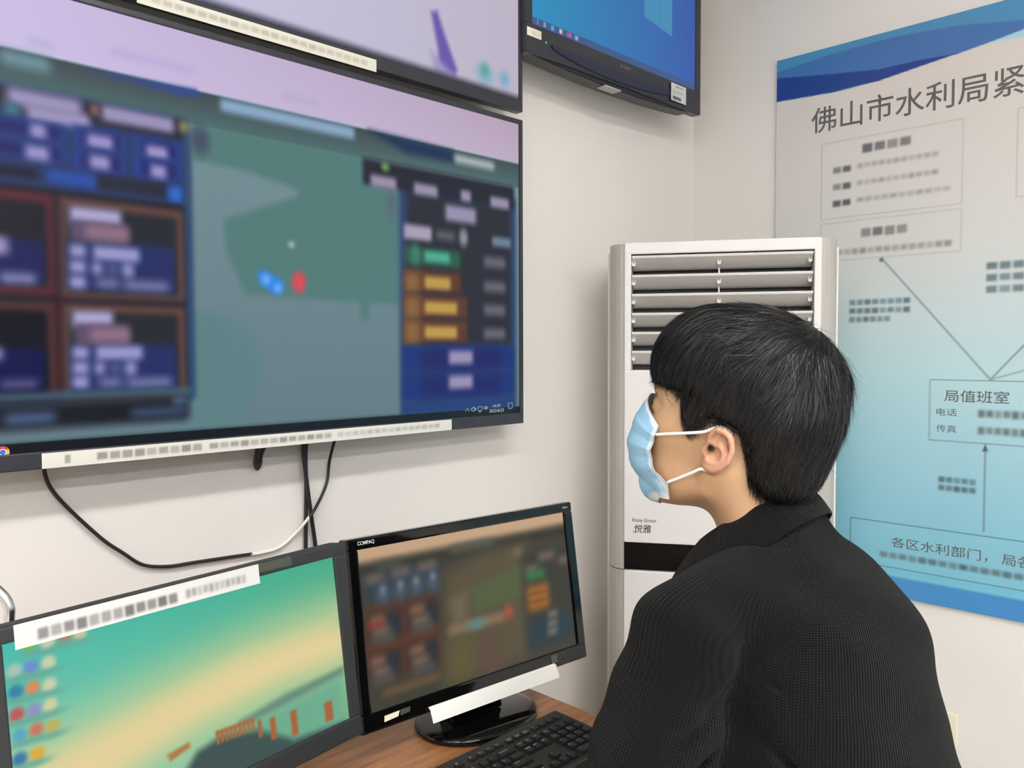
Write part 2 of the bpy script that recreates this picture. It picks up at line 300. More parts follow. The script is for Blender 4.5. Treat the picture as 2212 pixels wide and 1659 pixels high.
ART_LOWER = [('q',0,0,1.23,0.72,(98,122,130),(98,122,130),(118,146,152),(118,146,152)),('q',0,0.6106,1.23,0.72,(203,190,232),(188,170,192),(203,190,232),(180,158,180)),('p',[(0.4434,0.4932),(0.534,0.4894),(0.6147,0.475),(0.6392,0.4691),(0.6332,0.4565),(0.5592,0.4266),(0.4984,0.402),(0.4948,0.3874),(0.4974,0.3481),(0.5318,0.2742),(0.6398,0.2706),(0.8696,0.2679),(0.8722,0.4922),(0.7879,0.5622),(0.5978,0.5716),(0.4411,0.5727)],(82,122,120),0.006),('p',[(0.771,0.2806),(0.7952,0.2817),(0.7946,0.2358),(0.7748,0.2335)],(82,122,120),0.006),('e',0.4522,0.1417,0.11,0.1,(92,128,132),0.01),('q',0,0.5542999999999999,1.23,0.6093,(72,105,106),(82,108,110),(58,66,74),(66,78,84)),('p',[(0.2806,0.6027),(0.4497,0.611),(0.4574,0.6005),(0.4261,0.596)],(46,70,145),0.005),('p',[(0.7995,0.6092),(1.0172,0.6054),(1.017,0.5806),(0.891,0.5794)],(28,50,85),0.008),('r',0.1641,0.5848,0.2295,0.6069,(105,140,150),0.008),('r',0.4922,0.5846,0.7646,0.6066,(135,165,195),0.006),('r',1.0237,0.582,1.1425,0.6,(165,180,180),0.007),('r',0.3148,0.6346,0.4464,0.6466,(185,172,215),0.006),('r',0.1999,0.6218,0.2364,0.6318,(185,172,215),0.006),('r',0.6081,0.6304,0.6848,0.6424,(185,168,205),0.006),('r',0.0002,0.094,0.4345,0.5587,(36,52,92),0.006),('r',0.005,0.523,0.4272,0.5533,(38,39,53),0.004),('r',0.1719,0.5291,0.2713,0.5551,(152,143,184),0.007),('r',0.1972,0.511,0.2826,0.535,(152,143,184),0.006),('r',0.1668,0.5115,0.1883,0.5335,(62,108,128),0.006),('r',0.3004,0.5312,0.4119,0.5552,(152,143,184),0.006),('e',0.2904,0.545,0.006,0.008,(130,95,85),0.005),('e',0.4281,0.5444,0.008,0.01,(130,125,85),0.005),('r',0.1385,0.4868,0.2509,0.5123,(36,62,135),0.006),('r',0.1509,0.4908,0.2421,0.5072,(30,33,98),0.006),('r',0.2002,0.4874,0.2221,0.5084,(150,143,195),0.006),('r',0.257,0.4844,0.3358,0.5169,(36,62,135),0.006),('r',0.2714,0.4885,0.3261,0.5116,(30,33,98),0.006),('r',0.2781,0.4869,0.3156,0.5079,(150,143,195),0.006),('r',0.3447,0.4848,0.4249,0.5182,(36,62,135),0.006),('r',0.3605,0.4892,0.4141,0.5125,(30,33,98),0.006),('r',0.3664,0.4852,0.4011,0.5062,(150,143,195),0.006),('r',0.1377,0.4551,0.2502,0.482,(36,62,135),0.006),('r',0.1501,0.4592,0.2413,0.477,(30,33,98),0.006),('r',0.1934,0.4553,0.225,0.4763,(150,143,195),0.006),('r',0.2563,0.4504,0.3351,0.4837,(36,62,135),0.006),('r',0.2706,0.4547,0.3253,0.4785,(30,33,98),0.006),('r',0.2806,0.4553,0.3108,0.4763,(150,143,195),0.006),('r',0.344,0.4514,0.4242,0.4848,(36,62,135),0.006),('r',0.3598,0.4559,0.4134,0.4793,(30,33,98),0.006),('r',0.3723,0.4547,0.3982,0.4757,(150,143,195),0.006),('r',0.1259,0.4277,0.2083,0.4412,(28,30,50),0.005),('r',0.2215,0.4247,0.2898,0.4452,(36,76,165),0.006),('r',0.2929,0.4255,0.3999,0.4466,(36,40,58),0.005),('r',0.4005,0.4196,0.4242,0.4454,(40,100,195),0.006),('r',-0.0014,0.1018,0.4323,0.4149,(27,28,42),0.004),('r',0.2193,0.1146,0.2414,0.2575,(50,22,30),0.008),('r',0.0007,0.2581,0.2286,0.4078,(95,38,52),0.006),('r',0.0007,0.2687,0.2192,0.3943,(30,30,42),0.006),('r',0.0001,0.2753,0.2149,0.3381,(26,32,86),0.006),('r',0.1457,0.3135,0.1686,0.3395,(152,143,184),0.007),('r',0.1559,0.2726,0.2032,0.2896,(120,120,165),0.007),('r',-0.0033,0.1047,0.2266,0.2472,(84,48,46),0.006),('r',-0.0034,0.1052,0.2164,0.2345,(10,12,28),0.006),('r',-0.0039,0.1191,0.2122,0.1795,(6,14,72),0.006),('r',0.1416,0.1613,0.1576,0.1814,(152,143,184),0.007),('r',0.1519,0.1195,0.2024,0.1355,(80,76,122),0.007),('r',0.2363,0.2562,0.4252,0.407,(98,66,60),0.006),('r',0.2459,0.2649,0.4128,0.3934,(33,38,46),0.006),('r',0.246,0.2693,0.4093,0.3445,(32,44,98),0.006),('r',0.2506,0.3684,0.3255,0.3944,(168,162,203),0.006),('r',0.25,0.3418,0.3362,0.3739,(92,76,105),0.006),('r',0.2721,0.3473,0.3362,0.3693,(138,108,128),0.007),('r',0.2366,0.0959,0.4243,0.2471,(98,66,60),0.006),('r',0.2462,0.1057,0.4118,0.2344,(33,38,46),0.006),('r',0.2463,0.1104,0.4082,0.1847,(32,44,98),0.006),('r',0.2507,0.2106,0.3094,0.2366,(168,162,203),0.006),('r',0.2527,0.185,0.334,0.217,(92,76,105),0.006),('r',0.275,0.1894,0.334,0.2114,(138,108,128),0.007),('r',0.2494,0.3172,0.2727,0.3372,(145,144,192),0.006),('r',0.2827,0.3157,0.3525,0.3377,(150,148,197),0.006),('r',0.2488,0.2934,0.2721,0.3134,(145,144,192),0.006),('e',0.2881,0.3028,0.008,0.01,(135,135,185),0.006),('r',0.3016,0.296,0.3209,0.31,(92,98,140),0.008),('e',0.3342,0.3031,0.009,0.012,(138,138,188),0.006),('r',0.2482,0.2696,0.2715,0.2896,(145,144,192),0.006),('r',0.2862,0.2727,0.3204,0.2877,(112,118,160),0.008),('r',0.3273,0.2719,0.398,0.2869,(118,122,164),0.008),('r',0.2494,0.1624,0.273,0.1825,(145,144,192),0.006),('r',0.283,0.1611,0.3535,0.1832,(150,148,197),0.006),('r',0.2489,0.1391,0.2724,0.1592,(145,144,192),0.006),('e',0.2885,0.1486,0.008,0.01,(135,135,185),0.006),('r',0.3021,0.1412,0.3216,0.1552,(92,98,140),0.008),('e',0.335,0.1478,0.009,0.012,(138,138,188),0.006),('r',0.2484,0.1173,0.2719,0.1373,(145,144,192),0.006),('r',0.2866,0.1184,0.321,0.1334,(112,118,160),0.008),('r',0.3281,0.1165,0.3993,0.1315,(118,122,164),0.008),('r',0.4272,0.0953,0.439,0.5351,(44,72,110),0.006),('r',-0.0048,0.1016,0.434,0.1141,(62,92,112),0.006),('r',-0.0054,0.06,0.4271,0.0972,(20,23,34),0.008),('r',0.1564,0.0674,0.2241,0.0853,(70,92,128),0.008),('r',0.4002,0.0847,0.4234,0.0988,(70,98,128),0.007),('r',0.3334,0.0686,0.4231,0.0826,(62,80,112),0.008),('r',-0.0054,0.0331,1.2121,0.0419,(54,84,92),0.004),('p',[(0.5571,0.3122),(0.5698,0.3188),(0.6061,0.3011),(0.6049,0.2817),(0.5909,0.2752),(0.5595,0.2943)],(45,130,228),0.005),('e',0.5722,0.3024,0.008,0.008,(110,170,240),0.006),('e',0.5957,0.288,0.007,0.007,(110,170,240),0.006),('e',0.6384,0.3012,0.014,0.019,(214,74,86),0.005),('e',0.6242,0.3688,0.005,0.005,(165,185,185),0.005),('e',0.4552,0.5273,0.016,0.022,(66,78,98),0.008),('e',0.8509,0.4708,0.011,0.024,(86,104,118),0.008),('r',0.8709,0.0387,1.2117,0.5262,(42,68,108),0.007),('r',0.8906,0.1859,1.195,0.5027,(42,46,56),0.008),('r',0.7835,0.5019,1.2066,0.5532,(37,40,52),0.006),('r',0.8016,0.4999,0.8654,0.5239,(150,141,167),0.006),('r',0.9108,0.499,0.9746,0.523,(150,141,167),0.006),('r',1.0405,0.5012,1.0707,0.5252,(150,141,167),0.006),('r',1.1303,0.499,1.1897,0.523,(150,141,167),0.006),('e',0.838,0.543,0.009,0.008,(110,150,85),0.005),('r',0.9962,0.4541,1.0857,0.4881,(150,142,172),0.007),('r',0.8833,0.4048,0.9571,0.4349,(166,157,182),0.006),('r',0.9699,0.4119,1.0223,0.4299,(95,95,104),0.008),('e',1.048,0.4215,0.012,0.018,(140,137,152),0.006),('r',1.1356,0.4109,1.1954,0.433,(105,126,148),0.006),('r',0.8838,0.353,1.038,0.3893,(44,92,74),0.007),('r',0.9377,0.362,1.0072,0.3841,(75,168,142),0.006),('e',0.913,0.3742,0.012,0.02,(60,125,105),0.007),('r',0.8821,0.3004,1.039,0.343,(94,58,46),0.007),('r',0.8845,0.2951,0.9247,0.3357,(136,98,60),0.01),('r',0.9372,0.3045,1.0094,0.3306,(186,152,76),0.006),('r',0.8815,0.2441,1.0577,0.2921,(94,58,46),0.007),('r',0.8839,0.2408,0.9241,0.2864,(136,98,60),0.01),('r',0.9366,0.252,1.0277,0.2781,(186,152,76),0.006),('r',0.8809,0.1888,1.0573,0.239,(94,58,46),0.007),('r',0.8833,0.1884,0.9236,0.236,(136,98,60),0.01),('r',0.9361,0.1994,1.0272,0.2254,(186,152,76),0.006),('r',1.1092,0.3618,1.1769,0.3858,(100,100,112),0.008),('r',1.1088,0.306,1.1766,0.33,(100,100,112),0.008),('r',1.1085,0.2532,1.1763,0.2772,(100,100,112),0.008),('r',1.1081,0.1992,1.176,0.2233,(100,100,112),0.008),('r',0.8767,0.1295,1.2033,0.1827,(26,52,122),0.007),('r',0.9255,0.1335,1.1622,0.1795,(28,40,100),0.014),('r',1.0027,0.1432,1.0736,0.1732,(150,141,178),0.007),('r',0.8761,0.0696,1.203,0.1241,(26,52,122),0.007),('r',0.925,0.0746,1.1618,0.1217,(28,40,100),0.014),('r',1.0022,0.0891,1.0732,0.1191,(150,141,178),0.007),('r',0.8757,0.0402,1.2028,0.0631,(32,64,122),0.006),('q',0,0,1.23,0.0419,(14,15,24),(24,40,48),(14,15,24),(24,40,48))]
ART_UPPER = [('q',0,0,1.23,0.7,(203,204,236),(186,178,196),(203,204,236),(190,180,196)),('p',[(0.9604,0.1539),(0.9769,0.1615),(0.9958,0.1205),(1.032,0.0514),(1.0252,0.038),(0.977,0.0383),(0.9799,0.0777)],(108,88,170),0.006),('p',[(0.9609,0.0728),(1.0252,0.035),(0.9668,0.0311)],(160,150,190),0.008),('e',1.1148,0.0629,0.022,0.02,(120,172,192),0.012),('e',1.1761,0.0648,0.014,0.016,(120,170,200),0.01),('e',1.1149,0.0711,0.01,0.01,(95,160,150),0.008),('r',-0.1,-0.1,1.3,0.0335,(38,38,52),0.008)]
ART_RIGHT = [('q',0,0,0.5,0.3,(66,66,56),(70,66,55),(62,62,52),(72,68,58)),('r',-0.1,0.2597,0.6,0.33,(194,162,130),0.009),('r',-0.1,0.2397,0.6,0.2577,(56,54,46),0.008),('r',0.0521,0.2456,0.1007,0.2576,(78,82,72),0.008),('r',0.2007,0.2491,0.2999,0.2611,(88,92,82),0.008),('r',0.0245,0.2003,0.177,0.2435,(52,64,72),0.01),('r',0.0306,0.228,0.065,0.24,(118,100,86),0.008),('r',0.0793,0.2303,0.1155,0.2423,(118,100,86),0.008),('r',0.1313,0.2309,0.1693,0.2429,(118,100,86),0.008),('e',0.0603,0.2061,0.012,0.018,(74,88,108),0.008),('e',0.0611,0.2134,0.004,0.005,(125,125,120),0.005),('e',0.0941,0.2075,0.012,0.018,(74,88,108),0.008),('e',0.0949,0.2149,0.004,0.005,(125,125,120),0.005),('e',0.1254,0.2087,0.012,0.018,(74,88,108),0.008),('e',0.1262,0.2163,0.004,0.005,(125,125,120),0.005),('e',0.1595,0.2101,0.012,0.018,(74,88,108),0.008),('e',0.1604,0.2178,0.004,0.005,(125,125,120),0.005),('r',0.0154,0.073,0.1638,0.1888,(88,56,44),0.01),('r',0.0254,0.1348,0.0908,0.1788,(66,52,46),0.007),('r',0.0631,0.1405,0.0873,0.1731,(44,52,62),0.008),('r',0.0332,0.1605,0.0606,0.1746,(128,95,76),0.007),('r',0.0365,0.1426,0.0675,0.1566,(118,104,90),0.008),('r',0.0352,0.1309,0.0766,0.1429,(84,84,84),0.008),('r',0.03,0.1565,0.0583,0.1666,(135,60,56),0.006),('r',0.0191,0.073,0.0839,0.1165,(66,52,46),0.007),('r',0.0565,0.0786,0.0804,0.1108,(44,52,62),0.008),('r',0.0269,0.0978,0.054,0.1119,(128,95,76),0.007),('r',0.0301,0.0799,0.0608,0.0939,(118,104,90),0.008),('r',0.0289,0.0682,0.0699,0.0803,(84,84,84),0.008),('r',0.0997,0.1354,0.1654,0.1811,(66,52,46),0.007),('r',0.1403,0.1413,0.1617,0.1752,(44,52,62),0.008),('r',0.1082,0.1624,0.1377,0.1764,(128,95,76),0.007),('r',0.1116,0.1437,0.145,0.1578,(118,104,90),0.008),('r',0.1102,0.1316,0.1548,0.1436,(84,84,84),0.008),('r',0.0927,0.0713,0.1577,0.1164,(66,52,46),0.007),('r',0.1329,0.0771,0.154,0.1105,(44,52,62),0.008),('r',0.1011,0.0973,0.1303,0.1113,(128,95,76),0.007),('r',0.1045,0.0786,0.1375,0.0927,(118,104,90),0.008),('r',0.1031,0.0665,0.1473,0.0785,(84,84,84),0.008),('r',0.0443,0.0483,0.1575,0.0563,(120,88,66),0.007),('p',[(0.1865,0.2168),(0.2708,0.2385),(0.3769,0.2427),(0.3486,0.036),(0.1651,0.0347)],(90,80,62),0.015),('p',[(0.1906,0.1687),(0.2268,0.1774),(0.2211,0.1306),(0.1962,0.1321)],(112,98,82),0.012),('p',[(0.236,0.1853),(0.3627,0.2063),(0.3526,0.1487),(0.2402,0.1361)],(84,92,64),0.008),('r',0.1821,0.1137,0.3092,0.1257,(146,120,90),0.008),('e',0.2423,0.1196,0.018,0.008,(88,130,130),0.006),('e',0.3179,0.1247,0.01,0.012,(155,84,62),0.007),('e',0.2636,0.0568,0.03,0.03,(92,76,62),0.02),('e',0.2029,0.0638,0.02,0.03,(96,90,54),0.02),('r',0.3587,0.0388,0.4808,0.225,(60,60,54),0.012),('r',0.3404,0.2213,0.3633,0.2334,(122,102,84),0.008),('r',0.4016,0.2028,0.4441,0.2148,(122,102,84),0.008),('r',0.3675,0.184,0.3988,0.196,(122,102,84),0.008),('r',0.4541,0.1878,0.4794,0.1998,(122,102,84),0.008),('r',0.3682,0.1691,0.4151,0.1871,(58,112,72),0.007),('r',0.3654,0.1131,0.4206,0.16,(150,98,46),0.008),('r',0.3694,0.1431,0.4224,0.1461,(110,70,40),0.004),('r',0.3673,0.128,0.4202,0.131,(110,70,40),0.004),('r',0.3621,0.0487,0.4719,0.0972,(46,62,70),0.009),('r',0.4113,0.0928,0.4377,0.1048,(112,108,98),0.006),('r',0.4089,0.076,0.4352,0.088,(112,108,98),0.006),('r',0.4068,0.0609,0.433,0.0729,(112,108,98),0.006)]
ART_LEFT = [('q',0,0.1,0.5,0.29,(152,206,170),(148,194,142),(60,186,176),(66,166,134)),('q',0,-0.02,0.5,0.1,(150,205,182),(84,150,124),(152,206,170),(148,194,142)),('p',[(0.0356,0.1227),(0.1605,0.1409),(0.3035,0.1622),(0.3952,0.1631),(0.4853,0.1577),(0.482,0.1343),(0.3753,0.1333),(0.2377,0.1215),(0.1455,0.1032),(0.0912,0.0941)],(230,208,155),0.03),('p',[(0.0376,0.1464),(0.1637,0.1727),(0.307,0.1919),(0.3996,0.198),(0.4914,0.2016),(0.4792,0.1144),(0.3737,0.121),(0.2368,0.1131),(0.145,0.098),(0.0758,0.0905)],(205,206,150),0.05),('p',[(0.0356,0.1227),(0.1605,0.1409),(0.3035,0.1622),(0.3952,0.1631),(0.4853,0.1577),(0.482,0.1343),(0.3753,0.1333),(0.2377,0.1215),(0.1455,0.1032),(0.0912,0.0941)],(232,208,156),0.028),('p',[(0.3698,0.0901),(0.4769,0.0978),(0.4547,-0.0609),(0.2067,0.0111),(0.2661,0.0787)],(110,172,142),0.016),('p',[(0.2953,0.0917),(0.3714,0.1024),(0.4783,0.1077),(0.4768,0.0971),(0.3736,0.0888),(0.3014,0.0834)],(104,140,122),0.006),('p',[(0.2013,0.0472),(0.2328,0.0769),(0.2666,0.0832),(0.3217,0.071),(0.3789,0.0368),(0.4673,0.029),(0.4643,-0.0243),(0.3718,-0.0192)],(64,84,82),0.007),('r',0.26070000000000004,0.07490000000000001,0.2651,0.09190000000000001,(168,108,66),0.002),('r',0.2671,0.0747,0.27149999999999996,0.0917,(168,108,66),0.002),('r',0.2736,0.07440000000000001,0.27799999999999997,0.09140000000000001,(168,108,66),0.002),('r',0.2802,0.0741,0.28459999999999996,0.0911,(168,108,66),0.002),('r',0.2868,0.0738,0.29119999999999996,0.0908,(168,108,66),0.002),('r',0.2934,0.07350000000000001,0.29779999999999995,0.09050000000000001,(168,108,66),0.002),('r',0.3002,0.0732,0.3046,0.0902,(168,108,66),0.002),('r',0.307,0.07300000000000001,0.31139999999999995,0.09000000000000001,(168,108,66),0.002),('r',0.3138,0.0727,0.3182,0.0897,(168,108,66),0.002),('p',[(0.2607,0.0913),(0.3179,0.0878),(0.3174,0.0837),(0.2616,0.0869)],(166,106,66),0.003),('r',0.4357,0.0392,0.4507,0.0674,(166,102,62),0.0025),('r',0.3761,0.0413,0.3871,0.0764,(166,102,62),0.0025),('r',0.3422,0.0492,0.3512,0.0793,(166,102,62),0.0025),('r',0.3231,0.0593,0.3291,0.083,(166,102,62),0.0025),('p',[(0.1934,0.0885),(0.223,0.0928),(0.2242,0.0861),(0.1967,0.0793)],(178,118,74),0.003),('e',0.0513,0.2648,0.0075,0.0075,(120,185,70),0.004),('e',0.0519,0.2556,0.011,0.003,(104,168,150),0.004),('e',0.0697,0.2615,0.0075,0.0075,(200,205,175),0.004),('e',0.0704,0.2521,0.011,0.003,(104,168,150),0.004),('e',0.0879,0.2646,0.0075,0.0075,(190,120,80),0.004),('e',0.0885,0.2551,0.011,0.003,(104,168,150),0.004),('e',0.1045,0.262,0.0075,0.0075,(205,195,150),0.004),('e',0.1052,0.2523,0.011,0.003,(104,168,150),0.004),('e',0.0501,0.2401,0.0075,0.0075,(110,140,205),0.004),('e',0.0508,0.2309,0.011,0.003,(104,168,150),0.004),('e',0.0683,0.2395,0.0075,0.0075,(200,205,170),0.004),('e',0.069,0.2301,0.011,0.003,(104,168,150),0.004),('e',0.0501,0.2176,0.0075,0.0075,(215,140,90),0.004),('e',0.0508,0.2083,0.011,0.003,(104,168,150),0.004),('e',0.0672,0.2154,0.0075,0.0075,(205,205,170),0.004),('e',0.0678,0.2061,0.011,0.003,(104,168,150),0.004),('e',0.05,0.1936,0.0075,0.0075,(145,145,190),0.004),('e',0.0506,0.1844,0.011,0.003,(104,168,150),0.004),('e',0.0663,0.1935,0.0075,0.0075,(205,205,160),0.004),('e',0.0669,0.1841,0.011,0.003,(104,168,150),0.004),('e',0.05,0.1722,0.0075,0.0075,(200,120,90),0.004),('e',0.0507,0.163,0.011,0.003,(104,168,150),0.004),('e',0.0671,0.1699,0.0075,0.0075,(190,175,90),0.004),('e',0.0678,0.1605,0.011,0.003,(104,168,150),0.004),('e',0.0335,0.2413,0.0075,0.0075,(165,195,180),0.004),('e',0.0341,0.2322,0.011,0.003,(104,168,150),0.004),('e',0.0335,0.2187,0.0075,0.0075,(50,130,165),0.004),('e',0.0341,0.2096,0.011,0.003,(104,168,150),0.004),('e',0.0324,0.1949,0.0075,0.0075,(190,90,90),0.004),('e',0.033,0.1859,0.011,0.003,(104,168,150),0.004),('e',0.0333,0.1725,0.0075,0.0075,(90,165,190),0.004),('e',0.0339,0.1635,0.011,0.003,(104,168,150),0.004),('e',0.0488,0.1468,0.0075,0.0075,(220,170,60),0.004),('e',0.0494,0.1376,0.011,0.003,(104,168,150),0.004),('e',0.0313,0.1479,0.0075,0.0075,(60,120,165),0.004),('e',0.0319,0.1389,0.011,0.003,(104,168,150),0.004)]
def fit_text(mb, body, x0, z0, x1, z1, y=-.0006, mi=0, bold=0., shear=0.):
    """Text stretched into a box of the local XZ plane (facing -Y)."""
    t = text_bm(body, .1, bold=bold*.1, shear=shear)
    xs = [v.co.x for v in t.verts]; ys = [v.co.y for v in t.verts]
    a, b, c, d = min(xs), max(xs), min(ys), max(ys)
    kx = (x1-x0)/max(b-a, 1e-6); ky = (z1-z0)/max(d-c, 1e-6)
    for v in t.verts: v.co = Vector((x0+(v.co.x-a)*kx, y, z0+(v.co.y-c)*ky))
    return mb.add(t, mi)
def chars(x0, x1, z, h, n, c, s=.003, seed=0):
    """A row of n soft, unreadable printed characters for the painter."""
    g = np.random.default_rng(seed+n); p = (x1-x0)/n; out = []
    for i in range(n):
        k = .55+.45*g.random(); bg = np.array(c[1]); cc = tuple(bg+(np.array(c[0])-bg)*k)
        out.append(('r', x0+p*(i+.1), z-h/2*(.8+.2*g.random()), x0+p*(i+.92), z+h/2, cc, s))
    return out
low = big_display(1.245, ART_LOWER, 'lower large wall display showing a dark dashboard with a green map')
upp = big_display(1.975, ART_UPPER, 'upper large wall display with a pale lavender screen, cut by the top of the photo')
PW = ((138, 138, 134), (214, 213, 205))
art_mesh('label_strip', .803, .023, [('q', 0, 0, .803, .023, (214, 213, 205), (214, 213, 205), (218, 217, 209), (218, 217, 209))] +
         chars(.03, .04, .0115, .013, 1, PW) + chars(.075, .245, .0115, .012, 9, PW, .004) + chars(.255, .50, .0115, .010, 13, PW, .005, 3) + chars(.51, .77, .0115, .009, 15, ((170, 170, 165), (218, 217, 209)), .005, 5), .002, M['print'], low, x0=.2026, z0=.0005, y=-.001)
low.children[-1]['label'] = 'white paper strip with small printed characters'
art_mesh('label_strip', .46, .024, [('q', 0, 0, .46, .024, (205, 204, 192), (205, 204, 192), (212, 211, 198), (212, 211, 198))] +
         chars(.02, .44, .012, .010, 22, ((168, 166, 156), (208, 207, 195)), .006, 2), .002, M['print'], upp, x0=.355, z0=-.006, y=-.001)
upp.children[-1]['label'] = 'cream paper strip with small printed characters'
# taskbar marks on the lower display
mb = MB()
fit_text(mb, '2022/6/23', 1.123, .0312, 1.170, .0385, y=.0035); fit_text(mb, '14:37', 1.135, .0425, 1.160, .049, y=.0035)
fit_text(mb, '中', 1.1065, .037, 1.1185, .047, y=.0035)
for pts in ([(1.050, .0375), (1.056, .0445), (1.062, .0375)], [(1.068, .039), (1.072, .0385), (1.076, .036), (1.076, .0475), (1.072, .0445), (1.068, .044), (1.068, .039)], [(1.0785, .0385), (1.0825, .0445)], [(1.0825, .0385), (1.0785, .0445)],
            [(1.0885, .0375), (1.100, .0375), (1.100, .0465), (1.0885, .0465), (1.0885, .0375)], [(1.0905, .0345), (1.098, .0345)], [(1.185, .0375), (1.198, .0375), (1.198, .050), (1.185, .050), (1.185, .0375)], [(1.191, .0375), (1.191, .033), (1.195, .0375)]):
    mb.tube([(a, .0035, b) for a, b in pts], .0005, 4)
mb.build('taskbar_text', M['px_lt'], low)
mb = MB(); cx, cz = .1535, .0295
def disc(c, r, y, mi, a0=0, a1=2*PI, ri=0, n=40):
    for k in range(n):
        t0, t1 = a0+(a1-a0)*k/n, a0+(a1-a0)*(k+1)/n
        p = [(c[0]+r*math.cos(t), y, c[1]+r*math.sin(t)) for t in (t0, t1)]
        q = [(c[0]+ri*math.cos(t), y, c[1]+ri*math.sin(t)) for t in (t1, t0)]
        mb.quad(p+q if ri else p+[(c[0], y, c[1]), (c[0], y, c[1]-1e-6)], mi)
for k, mi in ((1/12, 0), (9/12, 1), (5/12, 2)): disc((cx, cz), .0088, .0036, mi, 2*PI*k, 2*PI*(k+1/3), ri=.0042)
disc((cx, cz), .0048, .0034, 3, ri=.0036); disc((cx, cz), .0037, .0032, 4, ri=.0001)
mb.quad([(.142, .0036, .0185), (.172, .0036, .0185), (.172, .0036, .0192), (.142, .0036, .0192)], 5)
mb.build('taskbar_icon', [M['px_r'], M['px_y'], M['px_g'], M['px_w'], M['px_b'], M['px_line']], low, norm=False)

# the smaller display in the corner
d = empty('corner_display', (-.892, -.115, 2.112), 'smaller black wall display high in the corner with a blue screen', 'display')
W, H = .748, .478
mb = MB(); rim(mb, W, H, .022, .029, .068, .03, 0, .03, .004)
mb.build('frame', M['tvblack'], d)
mb = MB(); mb.prism([(.02, .03), (.02, .44), (.10, .44), (.64, .44), (.72, .44), (.72, .03)], .028, .07, (0, 2, 1), .006)
mb.build('rear_cover', M['black'], d)
MB().box((.2, .07, .1), (.55, .113, .4), .004).build('wall_mount', M['black'], d)
bow = [(.02+.68*k/16, -.012*math.sin(PI*k/16)**.7) for k in range(17)]
mb = MB(); mb.prism(bow+[(.70, .012), (.02, .012)], .006, .05, (0, 2, 1), .0015); mb.build('lower_lip', M['black'], d)
gr = [(.088+.53*k/14, .0335-.028*math.sin(PI*min(1, k/14+.02))**.5) for k in range(15)]
mb = MB(); mb.prism([(.085, .036)]+gr+[(.62, .036)], -.003, .004, (0, 2, 1), .001); mb.build('speaker_grille', M['navy'], d)
mb = MB(); mb.box((.295, .001, -.0145), (.362, .03, -.0105), .0015).build('lip_badge', M['trimgrey'], d)
art = [('q', 0, 0, W, H, (46, 146, 192), (60, 92, 170), (54, 140, 178), (52, 84, 165)),
       ('p', [(.467, .211), (.5995, .1915), (.5995, .30), (.467, .26)], (70, 140, 182), .002), ('p', [(.468, .275), (.60, .315), (.60, .43), (.468, .36)], (80, 150, 190), .002),
       ('p', [(.534, .2), (.536, .2), (.536, .43), (.534, .43)], (48, 112, 172), .002), ('r', 0, 0, W, .0735+.012, (66, 90, 138), .002)]
for x, c, wd in ((.042, (120, 130, 165), .006), (.066, (150, 155, 185), .008), (.094, (95, 160, 205), .011), (.124, (205, 200, 185), .010), (.155, (120, 105, 150), .018), (.157, (200, 95, 110), .008), (.183, (165, 160, 205), .012)):
    art.append(('r', x-wd/2, .072, x+wd/2, .083, c, .003))
art_mesh('screen', W, H, art, .0026, M['screen'], d, y=.003, crop=(.020, .066, W-.027, H-.028))
mb = MB(); fit_text(mb, 'SHARP', .357, .0475, .4005, .0555, y=-.0012, bold=.02); mb.build('logo', M['inkmid'], d, norm=False)
WT = ((150, 146, 136), (232, 227, 208))
art_mesh('sticker', .049, .0195, [('q', 0, 0, .05, .02, (232, 227, 208),)*1 + ((232, 227, 208),)*3, ('r', .015, 0, .0158, .02, (190, 185, 165), .0008), ('r', .017, .016, .048, .0166, (180, 175, 160), .0008)] + chars(.018, .047, .0085, .011, 5, ((196, 190, 172), (232, 227, 208)), .002), .0008, M['print'], d, x0=.0008, z0=.0365, y=-.0012)
d.children[-1]['label'] = 'small cream sticker at the lower left corner'
art_mesh('sticker', .076, .049, [('q', 0, 0, .08, .05, (205, 206, 202), (205, 206, 202), (212, 213, 209), (212, 213, 209))] + chars(.022, .062, .041, .006, 5, ((140, 142, 140), (208, 209, 205)), .002) + chars(.008, .020, .024, .014, 2, ((165, 166, 164), (208, 209, 205)), .002) + chars(.026, .06, .026, .008, 4, ((178, 179, 177), (208, 209, 205)), .003) + chars(.008, .05, .009, .010, 9, ((70, 72, 72), (120, 120, 118)), .002), .0008, M['print'], d, x0=.5865, z0=.0115, y=-.0042)
d.children[-1]['label'] = 'grey white asset sticker with a bar code'
MB().box((.066, -.0012, .033), (.0685, .001, .038)).build('power_light', mat('green_light', (.05, .2, .05), .4, emis=(L3(90, 190, 90), 1.)), d)

# ------------------------------------------------------------------ air conditioner standing across the corner
AC = empty('floor_standing_air_conditioner', frame((-.655, -.22, 0), (.531, -.847, 0), (.847, .531, 0), (0, 0, 1)), 'tall white floor standing air conditioner with grey edges across the corner', 'air conditioner')
W, TOP, MID = .458, 1.680, .871
MB().prism([(-.047, .056), (-.047, .29), (W+.047, .29), (W+.047, .056)], 0, TOP-.012, (0, 1, 2), .006).build('casing', M['casing'], AC)
def edge(s):
    g = [(.0, .0)] + [(-.041*math.sin(PI/2*k/6)**1.0, .055*(1-math.cos(PI/2*k/6))) for k in range(1, 7)] + [(-.041, .06), (-.002, .06)]
    return [(p[0] if s < 0 else W-p[0], p[1]) for p in g]
for s in (-1, 1):
    for z0, z1 in ((.0, MID-.0012), (MID+.0012, TOP-.002)):
        MB().prism(edge(s), z0, z1, (0, 1, 2)).build('side_trim', M['trimgrey'], AC)
vx0, vx1, vz0, vz1 = .0165, W-.0165, 1.368, 1.652
mb = MB()
pz0 = .9405
